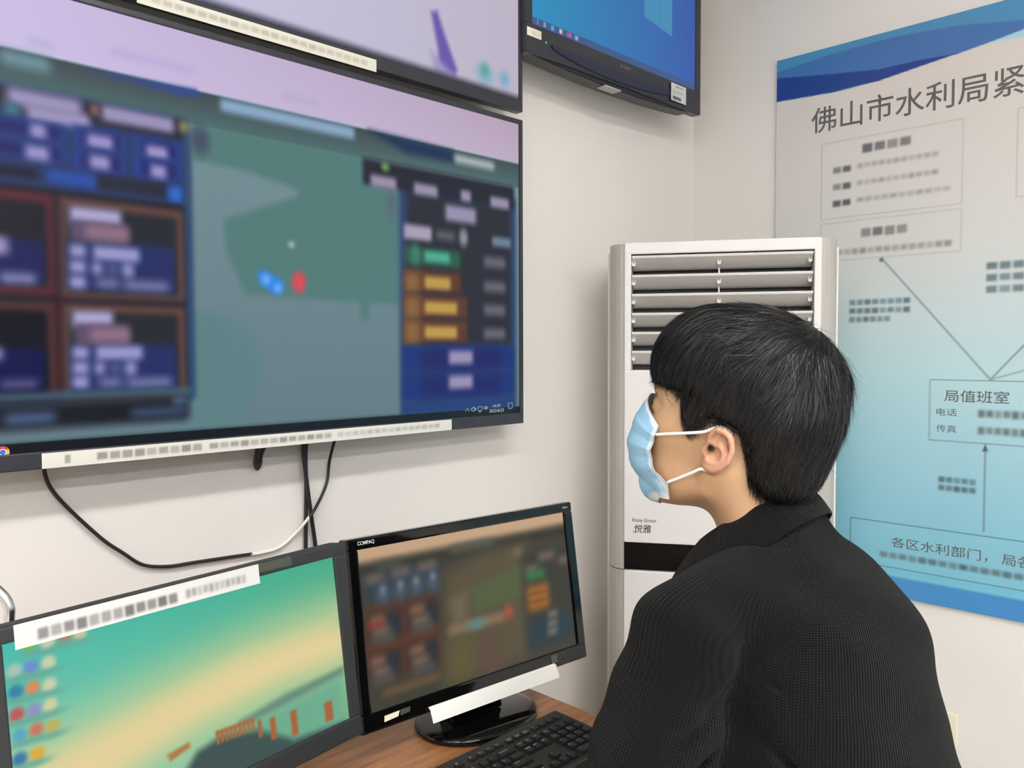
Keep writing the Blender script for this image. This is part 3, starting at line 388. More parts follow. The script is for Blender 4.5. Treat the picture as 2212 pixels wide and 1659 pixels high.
for a, b in (((0, pz0), (W, vz0)), ((0, vz1), (W, TOP))): mb.box((a[0], -.004, a[1]), (b[0], .03, b[1]), .003)
mb.box((0, -.004, vz0-.002), (vx0, .03, vz1+.002), .003); mb.box((vx1, -.004, vz0-.002), (W, .03, vz1+.002), .003)
mb.build('front_panel', M['white'], AC)
mb = MB(); mb.box((.001, .0035, MID+.0012), (W-.001, .03, pz0)); mb.build('display_strip', mat('display_black', L3(16, 15, 16), .22, spec=.3), AC)
MB().box((0, -.004, .02), (W, .03, MID-.001), .003).build('lower_panel', M['white'], AC)
mb = MB()
mb.box((vx0-.004, .0525, vz0-.004), (vx1+.004, .0555, vz1+.004))  # dark back plate stands in for the shaded vent interior
for k in range(9): x = vx0+.03+k*.047; mb.box((x, .0485, vz0), (x+.003, .053, vz1))
mb.build('vent_grille', M['dark'], AC)
mb = MB(); mb.box((vx0-.003, .03, vz0-.003), (vx0+.0005, .052, vz1+.003)); mb.box((vx1-.0005, .03, vz0-.003), (vx1+.003, .052, vz1+.003)); mb.box((vx0, .03, vz1-.0005), (vx1, .052, vz1+.003)); mb.box((vx0, .03, vz0-.003), (vx1, .052, vz0+.0005))
mb.build('vent_lining', M['trimgrey'], AC)
def louver(z):
    prof = [(.000, -.0005), (.000, -.0062), (.004, -.0088), (.034, -.0315), (.041, -.0350), (.044, -.0342), (.012, -.006), (.008, -.0005)]
    mb = MB(); mb.prism([(a, z+b) for a, b in prof], vx0+.0015, vx1-.0015, (1, 2, 0), .0008)
    lv = mb.build('louver', M['louver'], AC)
    for i, x in enumerate((vx0+.005, (vx0+vx1)/2-.003, vx1-.007)):
        mb = MB(); y0, zc = .014, z-.0180
        mb.box((x-.0042, y0-.003, zc-.006), (x-.0022, y0+.012, zc+.007)); mb.box((x+.0022, y0-.003, zc-.006), (x+.0042, y0+.012, zc+.007)); mb.box((x-.003, y0-.001, zc-.007), (x+.003, y0+.013, zc))
        if i == 1: mb.prism([(.034, z-.030), (.039, z-.030), (.020, z-.0475), (.015, z-.0475)], x-.0018, x+.0022, (1, 2, 0))
        mb.build('pivot_clip', M['white'], lv)
for z in (1.649, 1.6025, 1.556, 1.5095, 1.463, 1.4165): louver(z)
mb = MB(); fit_text(mb, 'Enjoy Grace', .0205, .9905, .079, 1.0015, y=-.0046, shear=.15); fit_text(mb, '悦雅', .026, .9655, .0675, .9865, y=-.0046, bold=.004, shear=.1)
mb.tube([(.0285, -.0046, .968), (.0255, -.0046, .9655), (.023, -.0046, .970)], .0006, 4)
mb.build('logo', M['inkdark'], AC, norm=False)

# ------------------------------------------------------------------ information board on the right wall
B = empty('information_board', frame((-.0125, -.289, .75), (0, -1, 0), (1, 0, 0), (0, 0, 1)), 'large glossy printed board with blue bands hanging on the right wall', 'board')
W, H = 2.25, 1.51
WB, GB = (214, 206, 199), (70, 74, 76)
LB, MBl, NB, CY = (74, 140, 184), (66, 112, 172), (34, 64, 138), (160, 208, 222)
art = [('q', 0, .95, W, H, (205, 206, 204), (205, 206, 204), WB, WB), ('q', 0, .62, W, .95, (176, 208, 216), (182, 210, 216), (205, 206, 204), (205, 206, 204)),
       ('q', 0, .20, W, .62, (134, 192, 212), (144, 196, 212), (176, 208, 216), (182, 210, 216)), ('q', 0, 0, W, .20, (120, 186, 208), (124, 188, 208), (134, 192, 212), (144, 196, 212)),
       ('r', 0, .098, W, .104, (120, 200, 220), .004), ('r', 0, .064, W, .075, (112, 190, 214), .006), ('r', -.1, -.1, W+.1, .055, (72, 140, 200), .006)]
art += [('p', [(-.1, 1.6), (-.1, 1.46), (.168, 1.47), (.40, 1.43), (.6277, 1.44), (1.1, 1.47), (2.4, 1.40), (2.4, 1.6)], LB, .003),
        ('p', [(.545, 1.417), (.63, 1.428), (1.1, 1.47), (1.1, 1.44), (.63, 1.413)], CY, .002),
        ('p', [(.168, 1.4896), (.323, 1.4925), (.493, 1.478), (.627, 1.4514), (1.2, 1.36), (1.3, 1.36), (.80, 1.45), (.6275, 1.4295), (.547, 1.417), (.487, 1.4087), (.168, 1.40), (-.1, 1.44), (-.1, 1.47)], MBl, .002),
        ('p', [(-.1, 1.462), (.001, 1.46), (.166, 1.434), (.292, 1.4166), (.397, 1.415), (.4866, 1.4095), (.408, 1.4003), (.292, 1.386), (.167, 1.383), (.0017, 1.3915), (-.1, 1.395)], NB, .002)]
ink = ((92, 94, 94), WB); inkb = ((96, 110, 116), (170, 206, 216)); inkc = ((84, 104, 112), (140, 194, 212))
def outline(x0, z0, x1, z1, c, t=.0022):
    return [('r', x0-t/2, z0, x0+t/2, z1, c, .002), ('r', x1-t/2, z0, x1+t/2, z1, c, .002), ('r', x0, z0-t/2, x1, z0+t/2, c, .002), ('r', x0, z1-t/2, x1, z1+t/2, c, .002)]
def line(a, b, t, c):
    a, b = np.array(a), np.array(b); n = np.array([-(b-a)[1], (b-a)[0]])/np.linalg.norm(b-a)*t/2
    return [('p', [tuple(a+n), tuple(b+n), tuple(b-n), tuple(a-n)], c, .003)]
g1 = (176, 172, 168)
art += outline(.137, 1.033, .50, 1.245, g1) + outline(.137, .915, .50, 1.021, g1) + outline(.62, 1.033, .98, 1.245, g1)
art += chars(.247, .378, 1.213, .024, 4, ink, .006, 1)
for i, z in enumerate((1.165, 1.119, 1.073)): art += chars(.168, .222, z, .018, 2, ink, .006, i) + chars(.235, .445+.03*(i == 2), z+.003, .013, 11, ((158, 156, 152), WB), .007, i+4)
art += chars(.247, .372, .985, .024, 4, ink, .006, 7) + chars(.18, .48, .937, .016, 14, ((140, 140, 138), WB), .007, 8)
art += line((.3056, .912), (.5725, .5914), .004, (128, 140, 144)) + line((.84, .912), (.5725, .5914), .004, (128, 140, 144)) + [('e', .3056, .908, .006, .006, (110, 120, 124), .004)] + line((.66, .62), (.5725, .5914), .003, (128, 150, 156))
for i, z in enumerate((.796, .7725, .749)): art += chars(.219, .382-.05*(i == 2), z, .015, 8-2*(i == 2), inkb, .006, i)
for i, z in enumerate((.872, .843, .814)): art += chars(.556, .70, z, .018, 5, inkb, .006, i+9)
art += outline(.433, .431, .76, .588, (112, 132, 140)) + chars(.545, .73, .5055, .019, 10, inkb, .007, 3) + chars(.545, .73, .463, .019, 10, inkb, .007, 5)
art += line((.5645, .21), (.5645, .422), .003, (100, 122, 132)) + [('p', [(.5645, .431), (.558, .412), (.571, .412)], (70, 90, 100), .003)]
for i, z in enumerate((.331, .3095)): art += chars(.456, .546, z, .015, 5, inkc, .006, i)
art += outline(.2323, .078, 1.9, .199, (70, 92, 102), .0014) + chars(.311, .655, .1105, .0165, 14, inkc, .007, 6) + chars(.67, 1.6, .1105, .0165, 34, inkc, .007, 6)
art_mesh('printed_face', W, H, art, .0028, M['print'], B, y=-.0003, blur=1.6)
MB().box((0, 0, 0), (W, .012, H), .001).build('backing_panel', M['white'], B)
for nm, body, bx, bo in (('title_text', '佛山市水利局紧', (.106, 1.278, .633, 1.350), .006), ('heading_text', '局值班室', (.468, .5325, .615, .5635), .004), ('phone_text', '电话', (.450, .496, .498, .515), 0),
                         ('fax_text', '传真', (.450, .4535, .498, .4725), 0), ('footer_text', '各区水利部门，', (.343, .134, .575, .163), .003), ('footer_text', '局各', (.606, .134, .672, .163), .003)):
    mb = MB(); fit_text(mb, body, *bx, y=-.0006, bold=bo); mb.build(nm, M['ink'], B, norm=False)

# ------------------------------------------------------------------ desk
D = empty('desk', (-1.90, -.36, 0), 'brown wood grain desk under the monitors', 'desk')
MB().box((-.92, -.38, .722), (.752, .345, .76), .002).build('desktop', M['wood'], D)
for x in (-.90, .72): MB().box((x, -.34, 0), (x+.03, .33, .722), .002).build('side_panel', M['wood'], D)
MB().box((-.87, .28, .30), (.72, .30, .722), .001).build('modesty_panel', M['wood'], D)

# ------------------------------------------------------------------ monitors
def mframe(o, ex, up): ex = Vector(ex).normalized(); up = Vector(up).normalized(); return frame(o, ex, up.cross(ex), up)
m1 = empty('computer_monitor', mframe((-1.563, -.40, .82), (.497, -.04, 0), (.0036, .04486, .297)), 'glossy black monitor on an oval foot showing a dim brown dashboard', 'monitor', 'monitors on the desk')
W, H = .4995, .3025
mb = MB(); rim(mb, W, H, .0205, .0225, .029, .0185, 0, .026, .0035); mb.build('frame', M['gloss'], m1)
mb = MB(); mb.box((.012, .01, .012), (W-.012, .034, H-.012), .006).box((.10, .03, .05), (.40, .052, .25), .012); mb.build('rear_cover', M['black'], m1)
art_mesh('screen', W, H, ART_RIGHT, .0018, M['screen'], m1, y=.004, crop=(.019, .027, W-.021, H-.017), blur=3.0)
mb = MB(); fit_text(mb, 'COMPAQ', .0195, .2905, .0505, .2975, y=-.0005, bold=.01); mb.build('brand_logo', M['silver'], m1, norm=False)
mb = MB(); fit_text(mb, 'S2021a', .474, .2915, .4885, .2950, y=-.0005); mb.build('model_print', M['silver'], m1, norm=False)
mb = MB(); X0, X1 = .1242, .411
for k in range(24):
    a, b = X0+(X1-X0)*k/24, X0+(X1-X0)*(k+1)/24
    for (y0, z0), (y1, z1) in (((-.001, .010), (-.006, .0075)), ((-.006, .0075), (-.012, -.0145)), ((-.012, -.0145), (-.0112, -.0147)), ((-.0112, -.0147), (-.005, .0065)), ((-.005, .0065), (-.0005, .0085))):
        mb.quad([(a, y0, z0), (b, y0, z0), (b, y1, z1), (a, y1, z1)])
o = mb.build('label_strip', M['paper'], m1); o['label'] = 'white folded paper strip under the screen'
mb = MB(); mb.prism([(.040, .0105), (.066, .0125), (.069, .0205), (.041, .0195)], -.0012, -.0003, (0, 2, 1)); o = mb.build('tape_scrap', M['paperold'], m1); o['label'] = 'yellowed tape scrap'
mb = MB(); mb.prism([(.071, .012), (.088, .0135), (.090, .021), (.070, .021)], -.001, -.0003, (0, 2, 1)); mb.build('tape_residue', M['tape'], m1)
mb = MB(); mb.prism([(.405, .0095), (.4205, .0105), (.420, .0255), (.404, .0245)], -.001, -.0003, (0, 2, 1)); o = mb.build('tape_residue', M['tape'], m1)
# stand: the foot is level, so it is built upright
inv = m1.matrix_world.inverted()
mb = MB(); mb.lathe([(.0, 0), (.108, 0), (.112, .003), (.112, .009), (.1085, .0125), (.102, .0135), (.098, .0152), (.0, .0165)], (-1.311, -.389, .7602), 72, 1.05, .84, rot=R(-4.6)); mb.xform(inv); mb.build('base', M['gloss'], m1)
mb = MB(); mb.box((-.052, -.020, 0), (.052, .030, .13), .006).box((-.058, -.026, .022), (.058, -.012, .030), .003).box((-.055, -.024, .0), (.055, -.015, .05), .003)
mb.xform(inv @ Matrix.Translation((-1.322, -.382, .775)) @ Matrix.Rotation(R(-4.6), 4, 'Z') @ Matrix.Rotation(R(-7), 4, 'X')); mb.build('neck', M['gloss'], m1)

a8 = R(8); e2 = Vector((math.cos(a8), math.sin(a8), 0)); n2 = Vector((-math.sin(a8), math.cos(a8), 0)); u2 = Vector((0, 0, 1))*math.cos(a8)+n2*math.sin(a8)
m2 = empty('computer_monitor', mframe((-2.0729, -.4928, .8379), e2, u2), 'matte black monitor showing a teal seaside pier wallpaper with desktop icons', 'monitor', 'monitors on the desk')
W, H = .50, .2905
mb = MB(); rim(mb, W, H, .0235, .0205, .030, .0185, 0, .03, .003); mb.build('frame', M['matte'], m2)
mb = MB(); mb.box((.008, .012, .008), (W-.008, .042, H-.008), .006).box((.12, .04, .05), (.38, .058, .24), .01); mb.build('rear_cover', M['black'], m2)
art_mesh('screen', W, H, ART_LEFT, .0018, M['screen'], m2, y=.004, crop=(.022, .028, W-.019, H-.017), blur=2.2)
art_mesh('label_strip', .311, .0265, [('q', 0, 0, .4, .03, (208, 208, 206),)*1 + ((208, 208, 206),)*3] + chars(.022, .19, .010, .013, 12, ((104, 104, 104), (208, 208, 206)), .005, 4) + chars(.2, .29, .0115, .011, 11, ((150, 150, 150), (208, 208, 206)), .005, 2), .0015, M['print'], m2, x0=.0345, z0=.2635, y=-.0012)
m2.children[-1]['label'] = 'white paper strip with a row of black characters'
mb = MB(); mb.prism([(.346, .2775), (.401, .277), (.4005, .2895), (.346, .2895)], -.0008, .0, (0, 2, 1)); o = mb.build('tape_residue', M['tape'], m2); o['label'] = 'patch of dull greenish tape glue'
inv = m2.matrix_world.inverted(); ctr = m2.matrix_world @ Vector((W/2, .05, 0))
mb = MB(); mb.lathe([(.0, 0), (.115, 0), (.117, .006), (.110, .014), (.0, .018)], (ctr.x-.01, ctr.y+.03, .7602), 48, 1, .85); mb.xform(inv); mb.build('base', M['matte'], m2)
mb = MB(); mb.box((-.045, 0, 0), (.045, .03, .20), .006); mb.xform(inv @ Matrix.Translation((ctr.x-.01, ctr.y+.028, .775)) @ Matrix.Rotation(a8, 4, 'Z') @ Matrix.Rotation(R(-7), 4, 'X')); mb.build('neck', M['matte'], m2)

# ------------------------------------------------------------------ keyboard
K = empty('keyboard', (-1.668, -.645, .7602), 'black computer keyboard on the desk in front of the oval footed monitor', 'keyboard')
KW, KD = .452, .157
mb = MB(); mb.prism([(0, 0), (0, .010), (.010, .0145), (KD-.03, .0185), (KD-.004, .019), (KD, .0165), (KD, 0)], 0, KW, (1, 2, 0), .0015); mb.build('case', M['deck'], K)
U = .019; X = .0125
def top(y): return .0148 + (y-.010)/(KD-.04)*.0038
def key(x, y, wu, du, leg, parent, small=False):
    w, dp = wu*U-.0022, du*U-.0022 if not small else .0125
    mb = MB(); cx, cy = x+wu*U/2, y; t = bmesh.new()
    z0, z1 = top(cy)-.002, top(cy)+(.0058 if not small else .0035)
    bmesh.ops.create_cube(t, size=1)
    for v in t.verts:
        k = 1 if v.co.z < 0 else .86
        v.co = Vector((cx+v.co.x*w*k, cy+v.co.y*dp*k, z0 if v.co.z < 0 else z1))
    bmesh.ops.bevel(t, geom=t.edges[:], offset=.0011, segments=2, affect='EDGES'); mb.add(t)
    if leg:
        rows = leg.split('|'); hh = .0026 if len(rows) == 1 else .002
        for i, s in enumerate(rows):
            ww = min(w*.62, .0019*max(1, len(s))); tb = text_bm(s, .1)
            xs = [v.co.x for v in tb.verts]; ys = [v.co.y for v in tb.verts]
            for v in tb.verts: v.co = Vector((cx-w*.30+(v.co.x-min(xs))/max(max(xs)-min(xs), 1e-6)*ww, cy+dp*.12-i*.0032+(v.co.y-min(ys))/max(max(ys)-min(ys), .06)*hh, z1+.0002))
            mb.add(tb, 1)
    mb.build('key', [M['key'], M['legend']], parent)
LAY = {  # row y : [(start unit, width, depth, legend)]
 .130: [(7.5, 1, .7, 'F6'), (8.5, 1, .7, 'F7'), (9.5, 1, .7, 'F8'), (11, 1, .7, 'F9'), (12, 1, .7, 'F10'), (13, 1, .7, 'F11'), (14, 1, .7, 'F12'), (15.25, 1, .7, 'PrtSc|SysRq'), (16.25, 1, .7, 'Scroll|Lock'), (17.25, 1, .7, 'Pause|Break'), (18.5, 1, .5, 'o'), (19.5, 1, .5, '<'), (20.5, 1, .5, '>'), (21.5, 1, .5, '+')],
 .104: [(7, 1, 1, '&|7'), (8, 1, 1, '*|8'), (9, 1, 1, '(|9'), (10, 1, 1, ')|0'), (11, 1, 1, '_|-'), (12, 1, 1, '+|='), (13, 2, 1, 'Backspace'), (15.25, 1, 1, 'Insert'), (16.25, 1, 1, 'Home'), (17.25, 1, 1, 'PgUp'), (18.5, 1, 1, 'Num|Lock'), (19.5, 1, 1, '/'), (20.5, 1, 1, '*'), (21.5, 1, 1, '-')],
 .085: [(6.5, 1, 1, 'Y'), (7.5, 1, 1, 'U'), (8.5, 1, 1, 'I'), (9.5, 1, 1, 'O'), (10.5, 1, 1, 'P'), (11.5, 1, 1, '{|['), (12.5, 1, 1, '}|]'), (13.5, 1.5, 1, '_|\\'), (15.25, 1, 1, 'Delete'), (16.25, 1, 1, 'End'), (17.25, 1, 1, 'PgDn'), (18.5, 1, 1, '7|Home'), (19.5, 1, 1, '8'), (20.5, 1, 1, '9|PgUp'), (21.5, 1, 1, '+')],
 .066: [(6.75, 1, 1, 'H'), (7.75, 1, 1, 'J'), (8.75, 1, 1, 'K'), (9.75, 1, 1, 'L'), (10.75, 1, 1, ':|;'), (11.75, 1, 1, '"|,'), (12.75, 2.25, 1, 'Enter'), (18.5, 1, 1, '4'), (19.5, 1, 1, '5'), (20.5, 1, 1, '6'), (21.5, 1, 1, '')],
 .047: [(7.25, 1, 1, 'N'), (8.25, 1, 1, 'M'), (9.25, 1, 1, '<|,'), (10.25, 1, 1, '>|.'), (11.25, 1, 1, '?|/'), (12.25, 2.75, 1, 'Shift'), (16.25, 1, 1, '^'), (18.5, 1, 1, '1'), (19.5, 1, 1, '2'), (20.5, 1, 1, '3'), (21.5, 1, 1, 'Enter')],
 .028: [(10, 1.25, 1, 'Alt'), (11.25, 1.25, 1, ''), (12.5, 1.25, 1, ''), (13.75, 1.25, 1, 'Ctrl'), (15.25, 1, 1, '<'), (16.25, 1, 1, 'v'), (17.25, 1, 1, '>'), (18.5, 2, 1, '0'), (20.5, 1, 1, '.'), (21.5, 1, 1, '')]}
for y, row in LAY.items():
    for u, wu, du, leg in row: key(X+u*U, y, wu, du, leg, K, small=(du < 1))
mb = MB()
for y, n, off in ((.130, 6, 0), (.104, 7, 0), (.085, 6, .5), (.066, 6, .75), (.047, 6, 1.25), (.028, 7, 2.5)):
    for i in range(n):
        x = X+(off+i)*U; mb.box((x+.0011, y-.0084, top(y)-.002), (x+U-.0011, y+.0084, top(y)+.0055), .001)
o = mb.build('left_key_block', M['key'], K); o['kind'] = 'stuff'

# ------------------------------------------------------------------ cables, bracket, socket
c = empty('looping_cable', (-1.891, -.03, 1.245), 'thin cable looping from the lower display, black with a white stretch', 'cable')
def cab(pts, r, name, m, parent, base):
    mb = MB(); mb.tube([Vector(p)-base for p in spline(pts, 6)], r, 8); return mb.build(name, m, parent)
b0 = Vector(c.location)
loop = [(-1.896, -.05, 1.265), (-1.891, -.014, 1.228), (-1.872, -.010, 1.186), (-1.811, -.010, 1.112), (-1.775, -.010, 1.079), (-1.742, -.010, 1.052), (-1.70, -.010, 1.041), (-1.653, -.010, 1.039), (-1.58, -.010, 1.036), (-1.541, -.010, 1.034)]
cab(loop, .0032, 'black_length', M['cable'], c, b0)
cab([(-1.545, -.010, 1.034), (-1.52, -.010, 1.033), (-1.482, -.010, 1.037), (-1.447, -.012, 1.060), (-1.436, -.024, 1.078), (-1.428, -.031, 1.092)], .0031, 'white_length', M['cablew'], c, b0)
cab([(-1.429, -.031, 1.090), (-1.418, -.031, 1.102), (-1.393, -.020, 1.127), (-1.375, -.013, 1.155), (-1.370, -.016, 1.20), (-1.370, -.050, 1.27)], .0031, 'black_length', M['cable'], c, b0)
pc = cab([(-1.423, -.05, 1.265), (-1.423, -.014, 1.235), (-1.422, -.010, 1.14), (-1.425, -.010, 1.02), (-1.426, -.010, .88), (-1.43, -.010, .70)], .0042, 'power_cable', M['cable'], None, Vector((0, 0, 0)))
tag(pc, 'black power cable hanging straight down, left one of the crossing pair', 'cable', 'power cables below the displays')
pc = cab([(-1.4345, -.055, 1.265), (-1.434, -.022, 1.235), (-1.424, -.020, 1.14), (-1.403, -.012, 1.02), (-1.385, -.010, .88), (-1.38, -.010, .70)], .0042, 'power_cable', M['cable'], None, Vector((0, 0, 0)))
tag(pc, 'black power cable slanting to the right as it hangs, right one of the crossing pair', 'cable', 'power cables below the displays')
pc = cab([(-1.52, -.05, 1.262), (-1.52, -.014, 1.225), (-1.522, -.012, 1.205), (-1.530, -.016, 1.197), (-1.540, -.03, 1.215), (-1.545, -.06, 1.262)], .0045, 'cable_stub', M['cable'], None, Vector((0, 0, 0)))
tag(pc, 'short black cable end tucked under the lower display', 'cable')
br = cab([(-2.014, -.307, .7605), (-2.014, -.307, 1.00), (-2.014, -.307, 1.085), (-2.0135, -.306, 1.106), (-2.020, -.298, 1.123), (-2.035, -.28, 1.136), (-2.07, -.24, 1.140), (-2.105, -.20, 1.134), (-2.12, -.182, 1.105), (-2.12, -.182, 1.0), (-2.12, -.182, .7605)], .0062, 'metal_bracket', M['chrome'], None, Vector((0, 0, 0)))
tag(br, 'bent silver metal tube standing behind the monitor with the teal wallpaper', 'bracket')
s = empty('wall_socket', frame((0, -.715, .388), (0, -1, 0), (1, 0, 0), (0, 0, 1)), 'ivory wall socket plate low on the right wall behind the person', 'socket')
MB().box((0, -.009, 0), (.086, -.0003, .086), .003).build('plate', M['socket'], s)
mb = MB()
for x, z in ((.03, .055), (.05, .055), (.024, .03), (.056, .03), (.04, .022)): mb.box((x, -.0095, z), (x+.0025, -.0088, z+.008))
mb.build('socket_slots', M['dark'], s)  # dark blocks stand in for the shade in the slots
# ------------------------------------------------------------------ the person: implicit surfaces turned into meshes
f32 = np.float32
def ell(X, Y, Z, c, r, yaw=0., pit=0.):
    x, y, z = X-f32(c[0]), Y-f32(c[1]), Z-f32(c[2])
    if yaw: x, y = x*f32(math.cos(yaw))+y*f32(math.sin(yaw)), y*f32(math.cos(yaw))-x*f32(math.sin(yaw))
    if pit: y, z = y*f32(math.cos(pit))+z*f32(math.sin(pit)), z*f32(math.cos(pit))-y*f32(math.sin(pit))
    k0 = np.sqrt((x/f32(r[0]))**2+(y/f32(r[1]))**2+(z/f32(r[2]))**2)
    k1 = np.sqrt((x/f32(r[0]**2))**2+(y/f32(r[1]**2))**2+(z/f32(r[2]**2))**2)
    return k0*(k0-1)/np.maximum(k1, f32(1e-6))
def cone(X, Y, Z, a, b, ra, rb):
    d = np.subtract(b, a).astype(f32); L = f32(d@d)
    x, y, z = X-f32(a[0]), Y-f32(a[1]), Z-f32(a[2])
    t = np.clip((x*d[0]+y*d[1]+z*d[2])/L, 0, 1)
    return np.sqrt((x-t*d[0])**2+(y-t*d[1])**2+(z-t*d[2])**2)-(f32(ra)+f32(rb-ra)*t)
def chain(X, Y, Z, pts, rs):
    out = None
    for i in range(len(pts)-1):
        s = cone(X, Y, Z, pts[i], pts[i+1], rs[i], rs[i+1]); out = s if out is None else np.minimum(out, s)
    return out
def smin(a, b, k):
    k = f32(k); h = np.clip(f32(.5)+f32(.5)*(b-a)/k, 0, 1); return b*(1-h)+a*h-k*h*(1-h)
def smax(a, b, k): return -smin(-a, -b, k)
def nets(f, lo, hi, res):
    ax = [np.arange(lo[i], hi[i]+res, res, dtype=f32) for i in range(3)]
    S = np.asarray(f(ax[0][:, None, None], ax[1][None, :, None], ax[2][None, None, :]), f32)
    S = np.broadcast_to(S, tuple(len(a) for a in ax)); n = np.array(S.shape)-1
    C = [(i, j, k) for i in (0, 1) for j in (0, 1) for k in (0, 1)]
    v = {c: S[c[0]:c[0]+n[0], c[1]:c[1]+n[1], c[2]:c[2]+n[2]] for c in C}
    mn = np.minimum.reduce(list(v.values())); mx = np.maximum.reduce(list(v.values()))
    act = (mn < 0) & (mx >= 0); I = np.argwhere(act); idx = -np.ones(n, np.int64); idx[act] = np.arange(len(I))
    vals = {c: v[c][act] for c in C}; P = np.zeros((len(I), 3)); cnt = np.zeros(len(I))
    for a in C:
        for k in range(3):
            if a[k] == 0:
                b = list(a); b[k] = 1; b = tuple(b); va, vb = vals[a], vals[b]; m = (va < 0) != (vb < 0)
                t = np.where(m, va/np.where(m, va-vb, 1), 0); q = np.tile(np.array(a, float), (len(I), 1)); q[:, k] += t
                P[m] += q[m]; cnt[m] += 1
    V = (P/cnt[:, None]+I)*res+np.array([a[0] for a in ax]); F = []
    for k in range(3):
        i, j = (k+1) % 3, (k+2) % 3
        sl = [slice(1, -1)]*3; sl[k] = slice(0, -1); A = S[tuple(sl)]
        sl2 = [slice(1, -1)]*3; sl2[k] = slice(1, None); Bv = S[tuple(sl2)]
        for m, flip in (((A < 0) & (Bv >= 0), False), ((A >= 0) & (Bv < 0), True)):
            e = np.argwhere(m); e[:, i] += 1; e[:, j] += 1
            def cell(di, dj): q = e.copy(); q[:, i] -= di; q[:, j] -= dj; return idx[q[:, 0], q[:, 1], q[:, 2]]
            q = np.stack([cell(1, 1), cell(0, 1), cell(0, 0), cell(1, 0)], 1)
            F.append(q[:, ::-1] if flip else q)
    F = np.concatenate(F); F = F[(F >= 0).all(1)]
    return V, F
def grad(f, P, e=.0015):
    x, y, z = P[:, 0].astype(f32), P[:, 1].astype(f32), P[:, 2].astype(f32); e = f32(e)
    g = np.stack([f(x+e, y, z)-f(x-e, y, z), f(x, y+e, z)-f(x, y-e, z), f(x, y, z+e)-f(x, y, z-e)], 1)
    return g/np.maximum(np.linalg.norm(g, axis=1, keepdims=True), 1e-9)

# head frame: F forward, L towards his left ear, U up
HC = np.array([-1.334, -.898, 1.296]); HF = np.array([-.296, .924, .242]); HL = np.array([-.952, -.305, 0.]); HF /= np.linalg.norm(HF); HL -= HF*(HL@HF); HL /= np.linalg.norm(HL); HU = np.cross(HF, HL)
HM = np.stack([HF, HL, HU], 1)
def h2w(p): return np.asarray(p) @ HM.T + HC
def w2h(p): return (np.asarray(p)-HC) @ HM
NECK = np.array([-1.300, -.955, 1.15])
nk = w2h(NECK)
def skull(X, L, Z):
    a = np.abs(L)
    d = ell(X, L, Z, (-.012, 0, .058), (.098, .0765, .098))
    d = smin(d, ell(X, L, Z, (.034, 0, .052), (.074, .064, .068)), .03)
    d = smin(d, ell(X, L, Z, (.047, 0, -.012), (.058, .059, .07)), .025)
    d = smin(d, ell(X, a, Z, (.062, .034, .008), (.032, .026, .03)), .02)
    d = smin(d, ell(X, L, Z, (.044, 0, -.050), (.05, .05, .044)), .02)
    d = smin(d, chain(X, a, Z, [(-.004, .056, -.02), (.004, .053, -.050), (.074, .016, -.078)], [.016, .014, .016]), .025)
    d = smin(d, cone(X, L, Z, (.074, -.008, -.070), (.074, .008, -.070), .019, .019), .02)
    d = smin(d, cone(X, L, Z, (-.012, 0, -.01), tuple(nk), .056, .062), .03)
    d = smin(d, cone(X, a, Z, (-.02, .05, -.03), tuple(nk+np.array([.02, .03, -.02])), .017, .02), .03)
    return d
def skin(X, L, Z):
    a = np.abs(L); d = skull(X, L, Z)
    d = smin(d, cone(X, L, Z, (.102, 0, .028), (.113, 0, -.010), .007, .0105), .012)
    d = smin(d, ell(X, a, Z, (.106, .009, -.013), (.012, .008, .007)), .008)
    d = smin(d, ell(X, L, Z, (.104, 0, -.038), (.012, .022, .006)), .008)
    d = smin(d, ell(X, L, Z, (.103, 0, -.050), (.012, .02, .006)), .008)
    d = smin(d, chain(X, a, Z, [(.101, .012, .048), (.096, .030, .052), (.078, .050, .044)], [.006, .008, .006]), .015)
    d = smax(d, -ell(X, a, Z, (.108, .032, .030), (.014, .018, .012)), .014)
    d = smin(d, ell(X, a, Z, (.0885, .0325, .029), (.0138, .0150, .0135)), .004)
    d = smax(d, -chain(X, a, Z, [(.1035, .022, .0285), (.104, .031, .0292), (.100, .039, .0284)], [.0016, .0026, .0016]), .003)
    # ear
    e = ell(X, a, Z, (-.005, .0785, .001), (.0175, .0060, .026))
    e = smin(e, ell(X, a, Z, (.000, .0785, -.018), (.0105, .0055, .0095)), .006)
    e = smin(e, cone(X, a, Z, (-.004, .068, .0), (-.006, .078, .0), .014, .012), .008)
    e = smin(e, chain(X, a, Z, [(.009, .0785, .004), (.0085, .083, .018), (.003, .0855, .0265), (-.007, .0875, .0275), (-.0165, .089, .0215), (-.0215, .090, .0085), (-.0205, .089, -.005), (-.013, .086, -.0165), (-.004, .083, -.022)], [.002, .0034, .004, .0042, .0042, .0041, .004, .0037, .0034]), .004)
    e = smax(e, -chain(X, a, Z, [(.004, .0895, .019), (-.008, .091, .0195), (-.0152, .0925, .011), (-.0150, .092, .0)], [.002, .0033, .0033, .0022]), .003)
    e = smin(e, chain(X, a, Z, [(-.003, .0835, .013), (-.0105, .0855, .006), (-.0115, .0855, -.006), (-.005, .0845, -.0125), (.004, .0835, -.0125)], [.002, .003, .0032, .003, .0025]), .004)
    e = smax(e, -ell(X, a, Z, (-.001, .0885, -.003), (.0096, .0098, .0098)), .003)
    e = smax(e, -ell(X, a, Z, (.005, .084, .002), (.0042, .011, .0045)), .003)
    e = smax(e, -ell(X, a, Z, (.002, .089, .0125), (.005, .005, .005)), .003)
    e = smin(e, ell(X, a, Z, (.0115, .0795, -.002), (.0045, .0045, .0065)), .004)
    return smin(d, e, .005)
